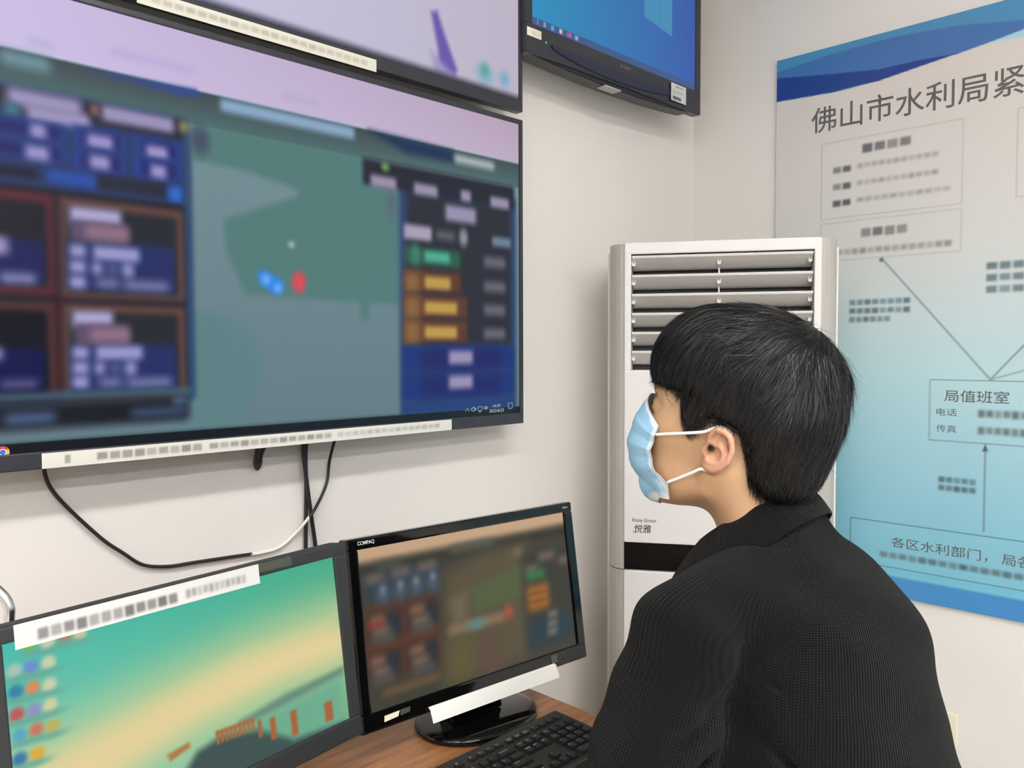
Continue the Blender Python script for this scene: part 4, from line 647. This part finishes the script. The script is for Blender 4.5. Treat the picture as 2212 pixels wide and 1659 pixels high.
def side_line(F):      # lowest U of the hair at the side, by F
    return np.interp(F, [-.12, -.092, -.075, -.06, -.045, -.034, -.02, .012, .024, .036, .042, .052, .060, .075, .09, .12], [-.045, -.047, -.047, -.042, -.028, -.002, .030, .034, .026, .010, .008, .020, .050, .062, .060, .052]).astype(f32)
def top_line(F):       # lower edge of the long hair on top
    return np.interp(F, [-.13, -.10, -.075, -.055, -.04, -.02, .02, .05, .08, .105, .13], [-.05, -.047, -.044, -.030, .010, .034, .050, .062, .060, .054, .052]).astype(f32)
def hair_top(X, L, Z):
    v = ell(X, L, Z, (-.006, 0, .086), (.121, .089, .096))
    v = smin(v, ell(X, L, Z, (-.054, 0, .040), (.075, .078, .085)), .03)
    v = smin(v, ell(X, L, Z, (.052, 0, .098), (.066, .076, .064)), .025)
    a = np.abs(L); v = smin(v, chain(X, a, Z, [(-.062, .020, .045), (-.070, .022, -.006), (-.070, .022, -.045)], [.063, .049, .030]), .02)
    return smax(v, top_line(X)-Z, .012)
def hair_short(X, L, Z): return smax(skull(X, L, Z)-f32(.0036), side_line(X)-Z+f32(.009), .006)
def hair(X, L, Z):
    d = smin(hair_top(X, L, Z), hair_short(X, L, Z), .008)
    return smax(d, -(X+f32(.128)), .01)

# materials of the person
def skin_mat():
    m = mat('skin', L3(198, 150, 112), .5, spec=.4, bump=(420, .12, .0006)); nt = m.node_tree; b = nt.nodes['Principled BSDF']
    a = nd(nt, 'ShaderNodeAttribute', attribute_name='Col'); nt.links.new(a.outputs['Color'], b.inputs['Base Color'])
    b.inputs['Subsurface Weight'].default_value = .12; b.inputs['Subsurface Radius'].default_value = (.012, .004, .002); b.inputs['Subsurface Scale'].default_value = .5
    return m
M['skin'] = skin_mat()
def knit_mat(name, k):
    m = mat(name, L3(12, 13, 13), .9, spec=.15, sheen=.04); nt = m.node_tree; b = nt.nodes['Principled BSDF']
    def mth(op, *a):
        n = nd(nt, 'ShaderNodeMath', operation=op)
        for i, v in enumerate(a):
            if isinstance(v, (int, float)): n.inputs[i].default_value = v
            else: nt.links.new(v, n.inputs[i])
        return n.outputs[0]
    def att(nm): return nd(nt, 'ShaderNodeAttribute', attribute_name=nm).outputs['Vector']
    mx = nd(nt, 'ShaderNodeMix', data_type='VECTOR'); mask = None
    A = att('Knit'); sep = nd(nt, 'ShaderNodeSeparateXYZ')
    if k[2]:
        B = att('Sleeve'); sb = nd(nt, 'ShaderNodeSeparateXYZ'); nt.links.new(B, sb.inputs[0]); mask = sb.outputs[2]
        nt.links.new(mth('GREATER_THAN', mask, 0.), mx.inputs[0]); nt.links.new(A, mx.inputs[4]); nt.links.new(B, mx.inputs[5]); nt.links.new(mx.outputs[1], sep.inputs[0])
    else: nt.links.new(A, sep.inputs[0])
    tc = nd(nt, 'ShaderNodeTexCoord'); nz = nd(nt, 'ShaderNodeTexNoise'); nz.inputs['Scale'].default_value = 260; nz.inputs['Detail'].default_value = 3; nt.links.new(tc.outputs['Object'], nz.inputs['Vector'])
    N = nz.outputs['Fac']; h = None
    for i, p in ((0, k[0]), (1, k[1])):
        if p is None: continue
        s = mth('SINE', mth('MULTIPLY_ADD', N, 1.6, mth('MULTIPLY', sep.outputs[i], 2*PI/p))); h = s if h is None else mth('ADD', h, s)
    h = mth('MULTIPLY_ADD', N, 1.4, h)
    if mask is not None:                                  # raised sleeve seam
        g = mth('EXPONENT', mth('MULTIPLY', mth('POWER', mth('DIVIDE', mask, .0022), 2.), -1.)); h = mth('MULTIPLY_ADD', g, 2.2, h)
    bp = nd(nt, 'ShaderNodeBump'); bp.inputs['Strength'].default_value = .9; bp.inputs['Distance'].default_value = .0007
    nt.links.new(h, bp.inputs['Height']); nt.links.new(bp.outputs['Normal'], b.inputs['Normal'])
    return m
M['knit'] = knit_mat('waffle_knit', (.0040, .0036, True)); M['rib'] = knit_mat('rib_knit', (.0034, None, False))
M['hair'] = mat('black_hair', L3(12, 12, 13), .36, spec=.42)
M['trouser'] = mat('dark_cloth', L3(42, 44, 52), .85); M['shoe'] = mat('shoe_leather', L3(30, 30, 30), .45)
M['mask'] = attr_mat('mask_fabric', False, .8, .3)
M['loop'] = mat('elastic_white', L3(238, 238, 236), .7); M['iris'] = mat('iris', L3(40, 26, 18), .15)

ST = (-1.30, -1.03, .0)
person = empty('person', (ST[0], ST[1], .515), 'person in black knit sweater and blue face mask looking up at the wall displays', 'person')
PI_ = Matrix.Translation((-ST[0], -ST[1], -.515))
def pm(name, V, F, m, parent=person, cols=None, knit=None, smooth=True, sleeve=None):
    me = np_mesh(name, np.asarray(V)-np.array([ST[0], ST[1], .515]), F, smooth)
    if cols is not None:
        a = me.color_attributes.new('Col', 'FLOAT_COLOR', 'POINT'); c4 = np.ones((len(V), 4), f32); c4[:, :3] = cols; a.data.foreach_set('color', c4.ravel())
    if knit is not None:
        a = me.attributes.new('Knit', 'FLOAT_VECTOR', 'POINT'); a.data.foreach_set('vector', np.ascontiguousarray(knit, f32).ravel())
    if sleeve is not None:
        a = me.attributes.new('Sleeve', 'FLOAT_VECTOR', 'POINT'); a.data.foreach_set('vector', np.ascontiguousarray(sleeve, f32).ravel())
    return link(name, me, m, parent)
def torso(X, Y, Z):
    d = ell(X, Y, Z, (-1.300, -.985, .985), (.170, .125, .19))
    d = smin(d, ell(X, Y, Z, (-1.296, -1.020, 1.03), (.135, .105, .125)), .05)
    d = smin(d, ell(X, Y, Z, (-1.280, -1.022, .79), (.200, .156, .25)), .06)
    d = smin(d, ell(X, Y, Z, (-1.295, -1.03, .64), (.198, .155, .12)), .05)
    d = smin(d, chain(X, Y, Z, [SL, (-1.388, -.955, 1.128), (-1.306, -.962, 1.158), (-1.228, -.965, 1.116), SR], [.062, .057, .055, .055, .054]), .045)
    return d
# --- body skin: head, neck and both hands
def hand_f(s, Wp, d):
    """Skin of one hand: wrist Wp, pointing along d (horizontal), thumb towards the middle."""
    Wp = np.array(Wp); d = np.array(d, float); d /= np.linalg.norm(d); up = np.array([0, 0, 1.]); inn = np.cross(d, up)*s
    def P(a, b, c): return tuple(Wp+d*a+inn*b+up*c)
    segs = [([P(-.05, 0, .004), P(.01, 0, .0)], [.026, .022])]
    fing = []
    for k, (b, l0, ln) in enumerate(((.026, .080, (.040, .024, .020)), (.009, .084, (.045, .028, .021)), (-.008, .080, (.041, .026, .021)), (-.024, .072, (.032, .019, .018)))):
        segs.append(([P(.005, b*.5, .0), P(l0, b, .004)], [.016, .0115]))
        a, c = l0, .004; pts = [P(a, b, c)]; an = -.30
        for q in ln: a += q*math.cos(an); c += q*math.sin(an); pts.append(P(a, b*(1+.15*(a-l0)/.09), c)); an -= .38
        fing.append((pts, [.0098, .009, .0082, .0070]))
    th = [P(.015, .022, -.004), P(.045, .042, -.008), P(.070, .052, -.012), P(.092, .054, -.016)]
    def f(X, Y, Z):
        o = None
        for p, r in segs: s_ = chain(X, Y, Z, p, r); o = s_ if o is None else smin(o, s_, .012)
        for p, r in fing: o = smin(o, chain(X, Y, Z, p, r), .004)
        return smin(o, chain(X, Y, Z, th, [.015, .012, .0095, .008]), .006)
    return f
SL, SR = (-1.476, -.928, 1.090), (-1.150, -.948, 1.058)
EL, ER = (-1.562, -.908, .845), (-1.05, -.95, .840)
WL, WR = np.array([-1.395, -.735, .800]), np.array([-1.165, -.865, .712])
DL, DR = (.9, .42, 0), (-.6, .8, 0)
V, F = nets(skin, (-.135, -.105, -.235), (.15, .105, .165), .0019)
U_, L_, F_ = V[:, 2], np.abs(V[:, 1]), V[:, 0]
base = lin(np.array([184, 147, 113])); cols = np.tile(base, (len(V), 1))
def blend(c, wgt): 
    global cols; cols = cols*(1-wgt[:, None])+lin(np.array(c))*wgt[:, None]
ear = np.clip((L_-.0765)/.006, 0, 1)*(np.abs(F_) < .03)*(np.abs(U_) < .034)
blend((198, 148, 122), ear*.8); blend((206, 148, 128), ear*np.clip((-F_-.008)/.012, 0, 1)*.6)
bx, by, bz = (F_-.006)/.007, (L_-.079)/.012, (U_-.002)/.007
blend((72, 34, 22), np.clip(1.3-np.sqrt(bx**2+by**2+bz**2), 0, 1))  # ear canal shade painted into the skin colour
blend((150, 104, 80), np.clip(1-np.sqrt(((F_-.1)/.018)**2+((L_-.036)/.016)**2+((U_-.03)/.013)**2), 0, 1)*.6)
blend((176, 98, 88), np.clip(1-np.sqrt(((F_-.112)/.02)**2+(L_/.024)**2+((U_+.044)/.013)**2), 0, 1)*.8)
for p in ((.085, .062, .012), (.068, .066, -.012), (.013, .079, -.0195)):
    blend((66, 44, 34), np.clip(1.4-np.linalg.norm(np.stack([F_, L_, U_], 1)-np.array(p), axis=1)/.0016, 0, 1)*(V[:, 1] > 0))
scalp = np.clip((U_-side_line(F_)+.004)/.008, 0, 1)*(L_ < .083); blend((58, 48, 42), scalp*.8)
head_o = pm('body', h2w(V), F, M['skin'], cols=cols)
def core(X, Y, Z):
    d = torso(X, Y, Z)+f32(.022)
    for sh, el, wr in ((SL, EL, WL), (SR, ER, WR)): d = smin(d, chain(X, Y, Z, [sh, el, tuple(wr)], [.046, .040, .024]), .02)
    for s, Wp, dd in ((1, WL, DL), (-1, WR, DR)): d = smin(d, hand_f(s, Wp, dd)(X, Y, Z), .008)
    return smax(d, f32(.64)-Z, .01)
v, f = nets(core, (-1.64, -1.20, .62), (-.96, -.60, 1.21), .0034)
core_o = pm('body_core', v, f, M['skin'], cols=np.tile(base, (len(v), 1)))
bo = head_o.modifiers.new('join', 'BOOLEAN'); bo.operation = 'UNION'; bo.object = core_o; bo.solver = 'EXACT'
me = bpy.data.meshes.new_from_object(head_o.evaluated_get(bpy.context.evaluated_depsgraph_get()))
vw = np.empty(len(me.vertices)*3, f32); me.vertices.foreach_get('co', vw); vw = vw.reshape(-1, 3)+np.array([ST[0], ST[1], .515], f32)
cb = np.empty(len(me.vertices)*4, f32); me.color_attributes['Col'].data.foreach_get('color', cb); cb = cb.reshape(-1, 4); cb[w2h(vw)[:, 2] < -.10] = (*base, 1); me.color_attributes['Col'].data.foreach_set('color', cb.ravel())
head_o.modifiers.clear(); head_o.data = me; bpy.data.objects.remove(core_o)
# --- eyes
for s in (1, -1):
    mb = MB(); t = bmesh.new(); bmesh.ops.create_uvsphere(t, u_segments=24, v_segments=16, radius=.0114)
    for f in t.faces: f.smooth = True
    mb.add(t); t = bmesh.new(); bmesh.ops.create_uvsphere(t, u_segments=20, v_segments=12, radius=.0062)
    for f in t.faces: f.smooth = True
    for v in t.verts: v.co = Vector((v.co.x*.45+.0102, v.co.y, v.co.z+.001))
    mb.add(t, 1); c = h2w((.0895, s*.0325, .029)); mm = Matrix(((HF[0], HL[0], HU[0], c[0]), (HF[1], HL[1], HU[1], c[1]), (HF[2], HL[2], HU[2], c[2]), (0, 0, 0, 1)))
    mb.xform(PI_ @ mm); mb.build('eye', [M['skinE'], M['iris']], person)
# --- hair: a dense cap plus many single strands
def strands(P0, f, n_pts, length, flow, lift, width, wob=.25, tipdrop=None):
    """Tapered ribbons that start at P0 and run over the surface f=0 along flow(P, N)."""
    n = len(P0); P = P0.copy(); pts = [P.copy()]; N = grad(f, P); nrm = [N]
    jit = RNG.normal(0, wob, (n, 3))+.55*wob/.2*np.stack([np.sin(P0[:, 1]*95+P0[:, 2]*70+i*2.1)*np.sin(P0[:, 0]*80+i) for i in range(3)], 1); step = length/(n_pts-1); dirs = []
    for k in range(1, n_pts):
        d = flow(P, N)+jit; d -= N*(d*N).sum(1, keepdims=True)*.9; d /= np.linalg.norm(d, axis=1, keepdims=True)+1e-9
        P = P+d*step[:, None]; s = f(P[:, 0].astype(f32), P[:, 1].astype(f32), P[:, 2].astype(f32)); N = grad(f, P)
        tgt = lift*(k/(n_pts-1))**1.5
        P = P+N*np.clip(tgt-s, -.004, .004)[:, None]*np.where(s > tgt, .35, 1.0)[:, None]
        pts.append(P.copy()); nrm.append(N); dirs.append(d)
    dirs = [dirs[0]]+dirs
    V = np.zeros((n, n_pts, 2, 3)); w0 = width*(.7+.6*RNG.random(n))
    tw = RNG.normal(0, .55, n)
    for k in range(n_pts):
        sd = np.cross(dirs[k], nrm[k]); sd /= np.linalg.norm(sd, axis=1, keepdims=True)+1e-9
        sd = sd*np.cos(tw)[:, None]+nrm[k]*np.sin(tw)[:, None]
        ww = (w0*(1-(k/(n_pts-1))**2*.92))[:, None]
        V[:, k, 0] = pts[k]-sd*ww/2; V[:, k, 1] = pts[k]+sd*ww/2
    V = V[~((V[..., 2] < .0495) & (V[..., 0] > .078)).any((1, 2)) | (np.abs(V[..., 1]) > .2).any((1, 2))] if f is not skin else V; n = len(V)
    b = (np.arange(n)*n_pts*2)[:, None]+np.arange(n_pts-1)[None, :]*2
    return V.reshape(-1, 3), np.stack([b, b+1, b+3, b+2], -1).reshape(-1, 4)
Vc, Fc = nets(hair, (-.15, -.105, -.06), (.14, .105, .195), .0026)
hv, hf, n0 = [Vc], [Fc], len(Vc)
ctr = Vc[Fc].mean(1); area = np.linalg.norm(np.cross(Vc[Fc[:, 1]]-Vc[Fc[:, 0]], Vc[Fc[:, 3]]-Vc[Fc[:, 0]]), axis=1); area /= area.sum()
WH = np.array([-.070, -.022, .168])
def flow_top(P, N):
    d = P-WH; d /= np.linalg.norm(d, axis=1, keepdims=True)+1e-6
    down = np.array([0., 0, -1.]); k = np.clip(1-N[:, 2:3], 0, 1.3); back = np.clip((-P[:, 0:1]-.03)/.05, 0, 1)
    return d*(1.1-.4*k)+down*k*(.75+.3*back)+np.array([.25, 0, 0])*(1-back)*np.clip(N[:, 2:3]+.1, 0, 1)
def flow_short(P, N): return np.array([-.45, 0, -1.])+0*P
def add(vf):
    global n0
    hv.append(vf[0]); hf.append(vf[1]+n0); n0 += len(vf[0])
def pick(n, mask):
    a = area*mask; a = a/a.sum(); i = RNG.choice(len(Fc), n, p=a)
    r1, r2 = RNG.random((2, n, 1)); q = Vc[Fc[i]]
    return (q[:, 0]*(1-r1)+q[:, 1]*r1)*(1-r2)+(q[:, 3]*(1-r1)+q[:, 2]*r1)*r2
istop = ctr[:, 2] > top_line(ctr[:, 0])+.004
P0 = pick(17000, istop); n = len(P0); cr = np.clip((-P0[:, 0]-.02)/.06, 0, 1)*np.clip((P0[:, 2]-.06)/.06, 0, 1)
add(strands(P0, hair, 9, .040+.035*RNG.random(n), flow_top, .0006+.0045*RNG.random(n)**3+cr*.010*RNG.random(n)**3, .00062, .18))
P0 = pick(900, istop*(ctr[:, 2] > .05)*(ctr[:, 0] < .03)); n = len(P0)
add(strands(P0, hair, 7, .03+.02*RNG.random(n), flow_top, .003+.014*RNG.random(n)**2*np.clip((.04-P0[:, 0])/.1, .2, 1), .0005, .45))
# fringe falling over the forehead
P0 = pick(1500, istop*(ctr[:, 0] > .055)*(ctr[:, 2] < .115)); n = len(P0)
def flow_fringe(P, N): return np.array([-.06, 0, -1.])+0*P
V_, F2 = strands(P0, hair_top, 7, np.minimum(.045, np.maximum(.012, P0[:, 2]-.050+.010*RNG.random(n))), flow_fringe, .0012+.002*RNG.random(n), .0008, .16)
add((V_, F2))
# cropped hair at the temple, sideburn, around the ear and the nape
P0 = pick(9000, ~istop*(ctr[:, 2] > -.06)); n = len(P0)
add(strands(P0, hair, 5, .007+.008*RNG.random(n), flow_short, .0008+.0022*RNG.random(n), .00055, .3))
Vk, Fk_ = nets(skull, (-.13, -.10, -.06), (.10, .10, .10), .004); ck = Vk[Fk_].mean(1); dl = ck[:, 2]-side_line(ck[:, 0])
mk = (dl > -.001)*(dl < .018)*(np.abs(ck[:, 1]) > .02)*(ck[:, 0] < .07); ch = RNG.choice(len(Fk_), 4200, p=mk/mk.sum()); rr2 = RNG.random((2, 4200, 1)); qk = Vk[Fk_[ch]]
P0 = (qk[:, 0]*(1-rr2[0])+qk[:, 1]*rr2[0])*(1-rr2[1])+(qk[:, 3]*(1-rr2[0])+qk[:, 2]*rr2[0])*rr2[1]; n = len(P0)
add(strands(P0, skull, 5, .008+.007*RNG.random(n), flow_short, .001+.0015*RNG.random(n), .0005, .3))
P0 = pick(2600, (ctr[:, 0] < -.05)*(ctr[:, 2] < .03)); n = len(P0)
add(strands(P0, hair, 6, .016+.014*RNG.random(n), flow_short, .001+.003*RNG.random(n)**2, .0007, .2))
hva = np.concatenate(hv); lowf = (hva[:, 2] < .080) & (hva[:, 0] > .1185); hva[lowf, 0] = .1185+.12*(hva[lowf, 0]-.1185)
o = pm('hair', h2w(hva), np.concatenate(hf), M['hair']); o['label'] = 'short black hair with a straight fringe and cropped sides'
for s in (1, -1):   # eyebrows
    g = RNG.random((90, 2)); a = np.stack([.1055-.030*g[:, 0]**2, s*(.014+.036*g[:, 0]), .0475+.005*np.sin(g[:, 0]*2.6)+.005*(g[:, 1]-.5)], 1)
    v, f = strands(a, skin, 4, np.full(90, .008), lambda P, N: np.array([-.4, s*1., -.05])+0*P, np.full(90, .0008), .0005, .1)
    pm('eyebrow', h2w(v), f, M['hairbrow'])
# --- face mask
def interp(t, tab): return np.interp(t, [q[0] for q in tab], [q[1] for q in tab])
ns, nt_ = 61, 57
S, T = np.meshgrid(np.linspace(-1, 1, ns), np.linspace(0, 1, nt_)); A = np.abs(S)
Fc_ = interp(T, [(0, .1155), (.12, .1215), (.3, .1295), (.48, .1285), (.6, .1235), (.78, .106), (.9, .092), (1, .066)]); Uc_ = interp(T, [(0, .038), (.12, .022), (.3, -.004), (.48, -.034), (.6, -.054), (.78, -.073), (.9, -.083), (1, -.090)])
Fe_ = interp(T, [(0, .079), (.3, .081), (.45, .0815), (.6, .077), (.75, .069), (.9, .050), (1, .043)]); Ue_ = interp(T, [(0, .008), (.3, -.012), (.45, -.026), (.6, -.040), (.75, -.0515), (.9, -.0605), (1, -.079)])
k = A**2.3; FF = Fc_*(1-k)+Fe_*k; UU = Uc_*(1-A**1.7)+Ue_*A**1.7; LL = np.sign(S)*(.0625*(.62*A+.38*np.sin(A*PI/2)))
pl_ = .0028*(2*np.abs(((T*4.2+.1) % 1)-.5)-.5)*np.clip((T-.12)/.1, 0, 1)*np.clip((.95-T)/.1, 0, 1)*(1+.6*A)
pu_ = .0010*np.sin(S*9+T*5)*np.sin(T*11)*(1-A)
FF = FF+(pl_+pu_)*(1-.7*k); LL = LL+np.sign(S)*pl_*k*.5
LL = LL*(1+.02*np.sin(T*7))
Vm = np.stack([FF, LL, UU], -1).reshape(-1, 3)
sk = skin(Vm[:, 0].astype(f32), Vm[:, 1].astype(f32), Vm[:, 2].astype(f32)); Nn = grad(skin, Vm)
Vm = Vm+Nn*np.clip(.0022-sk, 0, .02)[:, None]
ii = np.arange(ns*nt_).reshape(nt_, ns); Fm = np.stack([ii[:-1, :-1], ii[:-1, 1:], ii[1:, 1:], ii[1:, :-1]], -1).reshape(-1, 4)
Nm = np.zeros_like(Vm); fn = np.cross(Vm[Fm[:, 1]]-Vm[Fm[:, 0]], Vm[Fm[:, 3]]-Vm[Fm[:, 0]])
for q in range(4): np.add.at(Nm, Fm[:, q], fn)
Nm /= np.linalg.norm(Nm, axis=1, keepdims=True)
if (Nm[:, 0]).mean() < 0: Nm = -Nm
nv = len(Vm); Vin = Vm-Nm*.0009; bd = np.concatenate([ii[0, :], ii[1:, -1], ii[-1, -2::-1], ii[-2:0:-1, 0]])
Fe = np.stack([bd, np.roll(bd, -1), np.roll(bd, -1)+nv, bd+nv], 1)
ssm = lambda t: np.clip(t, 0, 1)**2*(3-2*np.clip(t, 0, 1))
wgt = np.maximum.reduce([ssm((.05-T)/.02), ssm((T-.95)/.02), ssm((A-.955)/.02), ssm((.17-T-.5*(1-A))/.03)*.8, ssm((T-.84)/.03)*ssm((A-.82)/.04)*.5])
emb = (np.sin(T*260) > .2)*ssm((A-.86)/.03)*ssm((.95-A)/.02)*.18
mcol = (lin(np.array([146, 190, 218]))*(1-wgt[..., None])+lin(np.array([222, 228, 236]))*wgt[..., None])*(1-emb[..., None])
mcol = np.concatenate([mcol.reshape(-1, 3), np.tile(lin(np.array([222, 228, 236])), (nv, 1))])
o = pm('face_mask', h2w(np.concatenate([Vm, Vin])), np.concatenate([Fm, Fm[:, ::-1]+nv, Fe]), M['mask'], cols=mcol); o['label'] = 'light blue pleated surgical mask'
mask_o = o
s
for s in (1, -1):
    for a in ([(.0795, s*.0635, -.004), (.062, s*.0725, .003), (.040, s*.0775, .011), (.018, s*.0815, .0195), (.008, s*.0835, .0265), (-.001, s*.0800, .0310), (-.012, s*.073, .026), (-.0155, s*.0715, .010)],
              [(.0505, s*.0605, -.059), (.036, s*.0668, -.0475), (.020, s*.0745, -.034), (.011, s*.0785, -.0262), (.004, s*.0735, -.0265), (-.006, s*.0705, -.019), (-.0145, s*.070, -.004), (-.0155, s*.0715, .010)]):
        mb = MB(); mb.tube([Vector(h2w(tuple(p))) for p in spline(a, 6)], .0019, 8); mb.xform(PI_); mb.build('ear_loop', M['loop'], mask_o)
# --- sweater
def sweater(X, Y, Z):
    d = torso(X, Y, Z)
    aL = chain(X, Y, Z, [SL, (-1.512, -.912, .965), EL, tuple(WL-np.array(DL)*.01)], [.062, .074, .071, .042])
    aR = chain(X, Y, Z, [SR, (-1.085, -.945, .965), ER, tuple(WR-np.array(DR)*.01)], [.064, .070, .063, .040])
    d = smin(smin(d, aL, .013), aR, .02)
    # soft folds: armpit creases, sleeve wrinkles, sleeve seam
    for a, b, r, r2 in (((-1.466, -1.000, 1.080), (-1.470, -.995, 1.010), .007, .013), ((-1.470, -.995, 1.010), (-1.476, -.988, .90), .015, .022)):
        d = smax(d, -cone(X, Y, Z, a, b, r, r2), .022)
    for a, b, r in (((-1.462, -1.012, 1.06), (-1.40, -1.085, 1.00), .006), ((-1.468, -1.008, 1.00), (-1.42, -1.075, .92), .006), ((-1.475, -1.0, 1.05), (-1.555, -.965, 1.0), .006), ((-1.48, -.995, .99), (-1.60, -.93, .93), .007)):
        d = smax(d, -cone(X, Y, Z, a, b, r, r*.4), .016)
    nk_ = smax(cone(X, Y, Z, (-1.304, -.962, 1.12), (-1.311, -.935, 1.23), .080, .064), Z+f32(.65)*(Y+f32(.99))-f32(1.216), .004); d = smin(d, nk_, .016)
    w_ = np.sin(X*31+Z*44+Y*18)*np.sin(Z*23-Y*37+X*9)
    d = d+f32(.0036)*w_
    return smax(d, f32(.585)-Z, .01)
V, F = nets(sweater, (-1.68, -1.24, .57), (-.92, -.63, 1.28), .0062)
def knit_uv(V):
    ang = np.arctan2(V[:, 0]+1.298, -(V[:, 1]+1.0)); rho = np.hypot(V[:, 0]+1.298, (V[:, 1]+1.0)*1.3); return np.stack([ang*.165, V[:, 2]-rho, 0*ang], 1)
def sleeve_uv(V):
    out = np.zeros((len(V), 3)); out[:, 2] = -1; best = np.full(len(V), 1e9)
    tors = torso(V[:, 0].astype(f32), V[:, 1].astype(f32), V[:, 2].astype(f32))
    for up_, a, b in ((1, SL, EL), (0, EL, WL), (1, SR, ER), (0, ER, WR)):
        a, b = np.array(a), np.array(b); d = b-a; L = np.linalg.norm(d); d /= L; q = V-a; s = q@d; rad = q-s[:, None]*d; rr_ = np.linalg.norm(rad, axis=1)
        x = np.array([-.8, -.6, .0]); x -= d*(x@d); x /= np.linalg.norm(x); y = np.cross(d, x)
        dist = np.linalg.norm(q-np.clip(s, 0, L)[:, None]*d, axis=1); sel = dist < best; best = np.where(sel, dist, best)
        mk = np.minimum(tors-(dist-.072), s-.060) if up_ else tors-(dist-.06)
        out[sel] = np.stack([np.arctan2(rad@y, rad@x)*.07, s, mk], 1)[sel]
    return out
sw = pm('sweater', V, F, M['knit'], knit=knit_uv(V), sleeve=sleeve_uv(V)); sw['label'] = 'black waffle knit sweater'
# sleeve seam: a raised line where the sleeve meets the dropped shoulder
# collar: folded rib band, open at the front
def ring(a): return np.array([math.sin(a), -math.cos(a), 0])          # a = 0 at the nape, positive towards +X
na = 61; AA = np.linspace(-2.75, 2.75, na); rows = []
def cz(a): return .5*(1-math.cos(a))                                   # 0 at the nape, 1 at the throat
for a in AA:
    q = cz(a); c = np.array([-1.312+.004*q, -.927, 0]); d = ring(a)
    rx = .071; ry = .066+.010*q
    def pt(k, z): return c+np.array([d[0]*rx*k, d[1]*ry*k, z])
    zt = 1.245-.086*q**1.25; h = .026+.026*q+.024*math.sin(PI*q)**1.2; fl = .30+.16*q
    rows.append([pt(.90, zt-.045), pt(.90, zt-.015), pt(.93, zt-.002), pt(.985, zt+.002), pt(1.05, zt-.004), pt(1.05+fl*.35, zt-h*.35), pt(1.05+fl*.75, zt-h*.75), pt(1.05+fl, zt-h), pt(1.04+fl, zt-h-.003), pt(1.0+fl, zt-h-.001), pt(.99+fl*.6, zt-h*.7)])
rows = np.array(rows); m_ = rows.shape[1]; ii = np.arange(na*m_).reshape(na, m_)
Fk = np.stack([ii[:-1, :-1], ii[:-1, 1:], ii[1:, 1:], ii[1:, :-1]], -1).reshape(-1, 4)
kn = np.stack([np.repeat(AA*.085, m_), np.tile(np.arange(m_)*.006, na), np.zeros(na*m_)], 1)
co = pm('collar', rows.reshape(-1, 3), Fk, M['rib'], parent=sw, knit=kn); co['label'] = 'folded ribbed collar, open at the throat'
md = co.modifiers.new('sub', 'SUBSURF'); md.levels = 1; md.render_levels = 1
# --- trousers and shoes (under the desk)
def trousers(X, Y, Z):
    d = ell(X, Y, Z, (-1.298, -1.03, .615), (.185, .150, .105))
    for hx, kx in ((-1.385, -1.45), (-1.225, -1.275)):
        d = smin(d, chain(X, Y, Z, [(hx, -1.02, .595), (kx, -.615, .570), (kx, -.60, .09)], [.088, .066, .050]), .03)
    return smax(d, f32(.075)-Z, .004)
V, F = nets(trousers, (-1.56, -1.22, .05), (-1.08, -.51, .75), .009); pm('trousers', V, F, M['trouser'])
for kx in (-1.45, -1.275):
    def shoe(X, Y, Z):
        d = chain(X, Y, Z, [(kx, -.635, .042), (kx, -.52, .038), (kx, -.425, .033)], [.040, .043, .036]); d = smin(d, cone(X, Y, Z, (kx, -.61, .05), (kx, -.605, .105), .04, .042), .02)
        return smax(d, f32(.002)-Z, .006)
    V, F = nets(shoe, (kx-.07, -.70, -.006), (kx+.07, -.36, .16), .006); pm('shoe', V, F, M['shoe'])
# stool under the person
st = empty('stool', (ST[0], ST[1], 0), 'round black padded stool under the sitting person', 'stool')
MB().lathe([(0, .44), (.17, .44), (.185, .455), (.185, .49), (.165, .507), (0, .512)], (0, 0, 0), 48).build('seat', M['matte'], st)
MB().lathe([(0, .04), (.028, .04), (.028, .44), (0, .44)], (0, 0, 0), 24).build('post', M['chrome'], st)
for k in range(5):
    a = 2*PI*k/5+.3; MB().tube([(0.02*math.cos(a), .02*math.sin(a), .075), (.26*math.cos(a), .26*math.sin(a), .05), (.27*math.cos(a), .27*math.sin(a), .012)], [.02, .016, .012], 10).build('leg', M['black'], st)
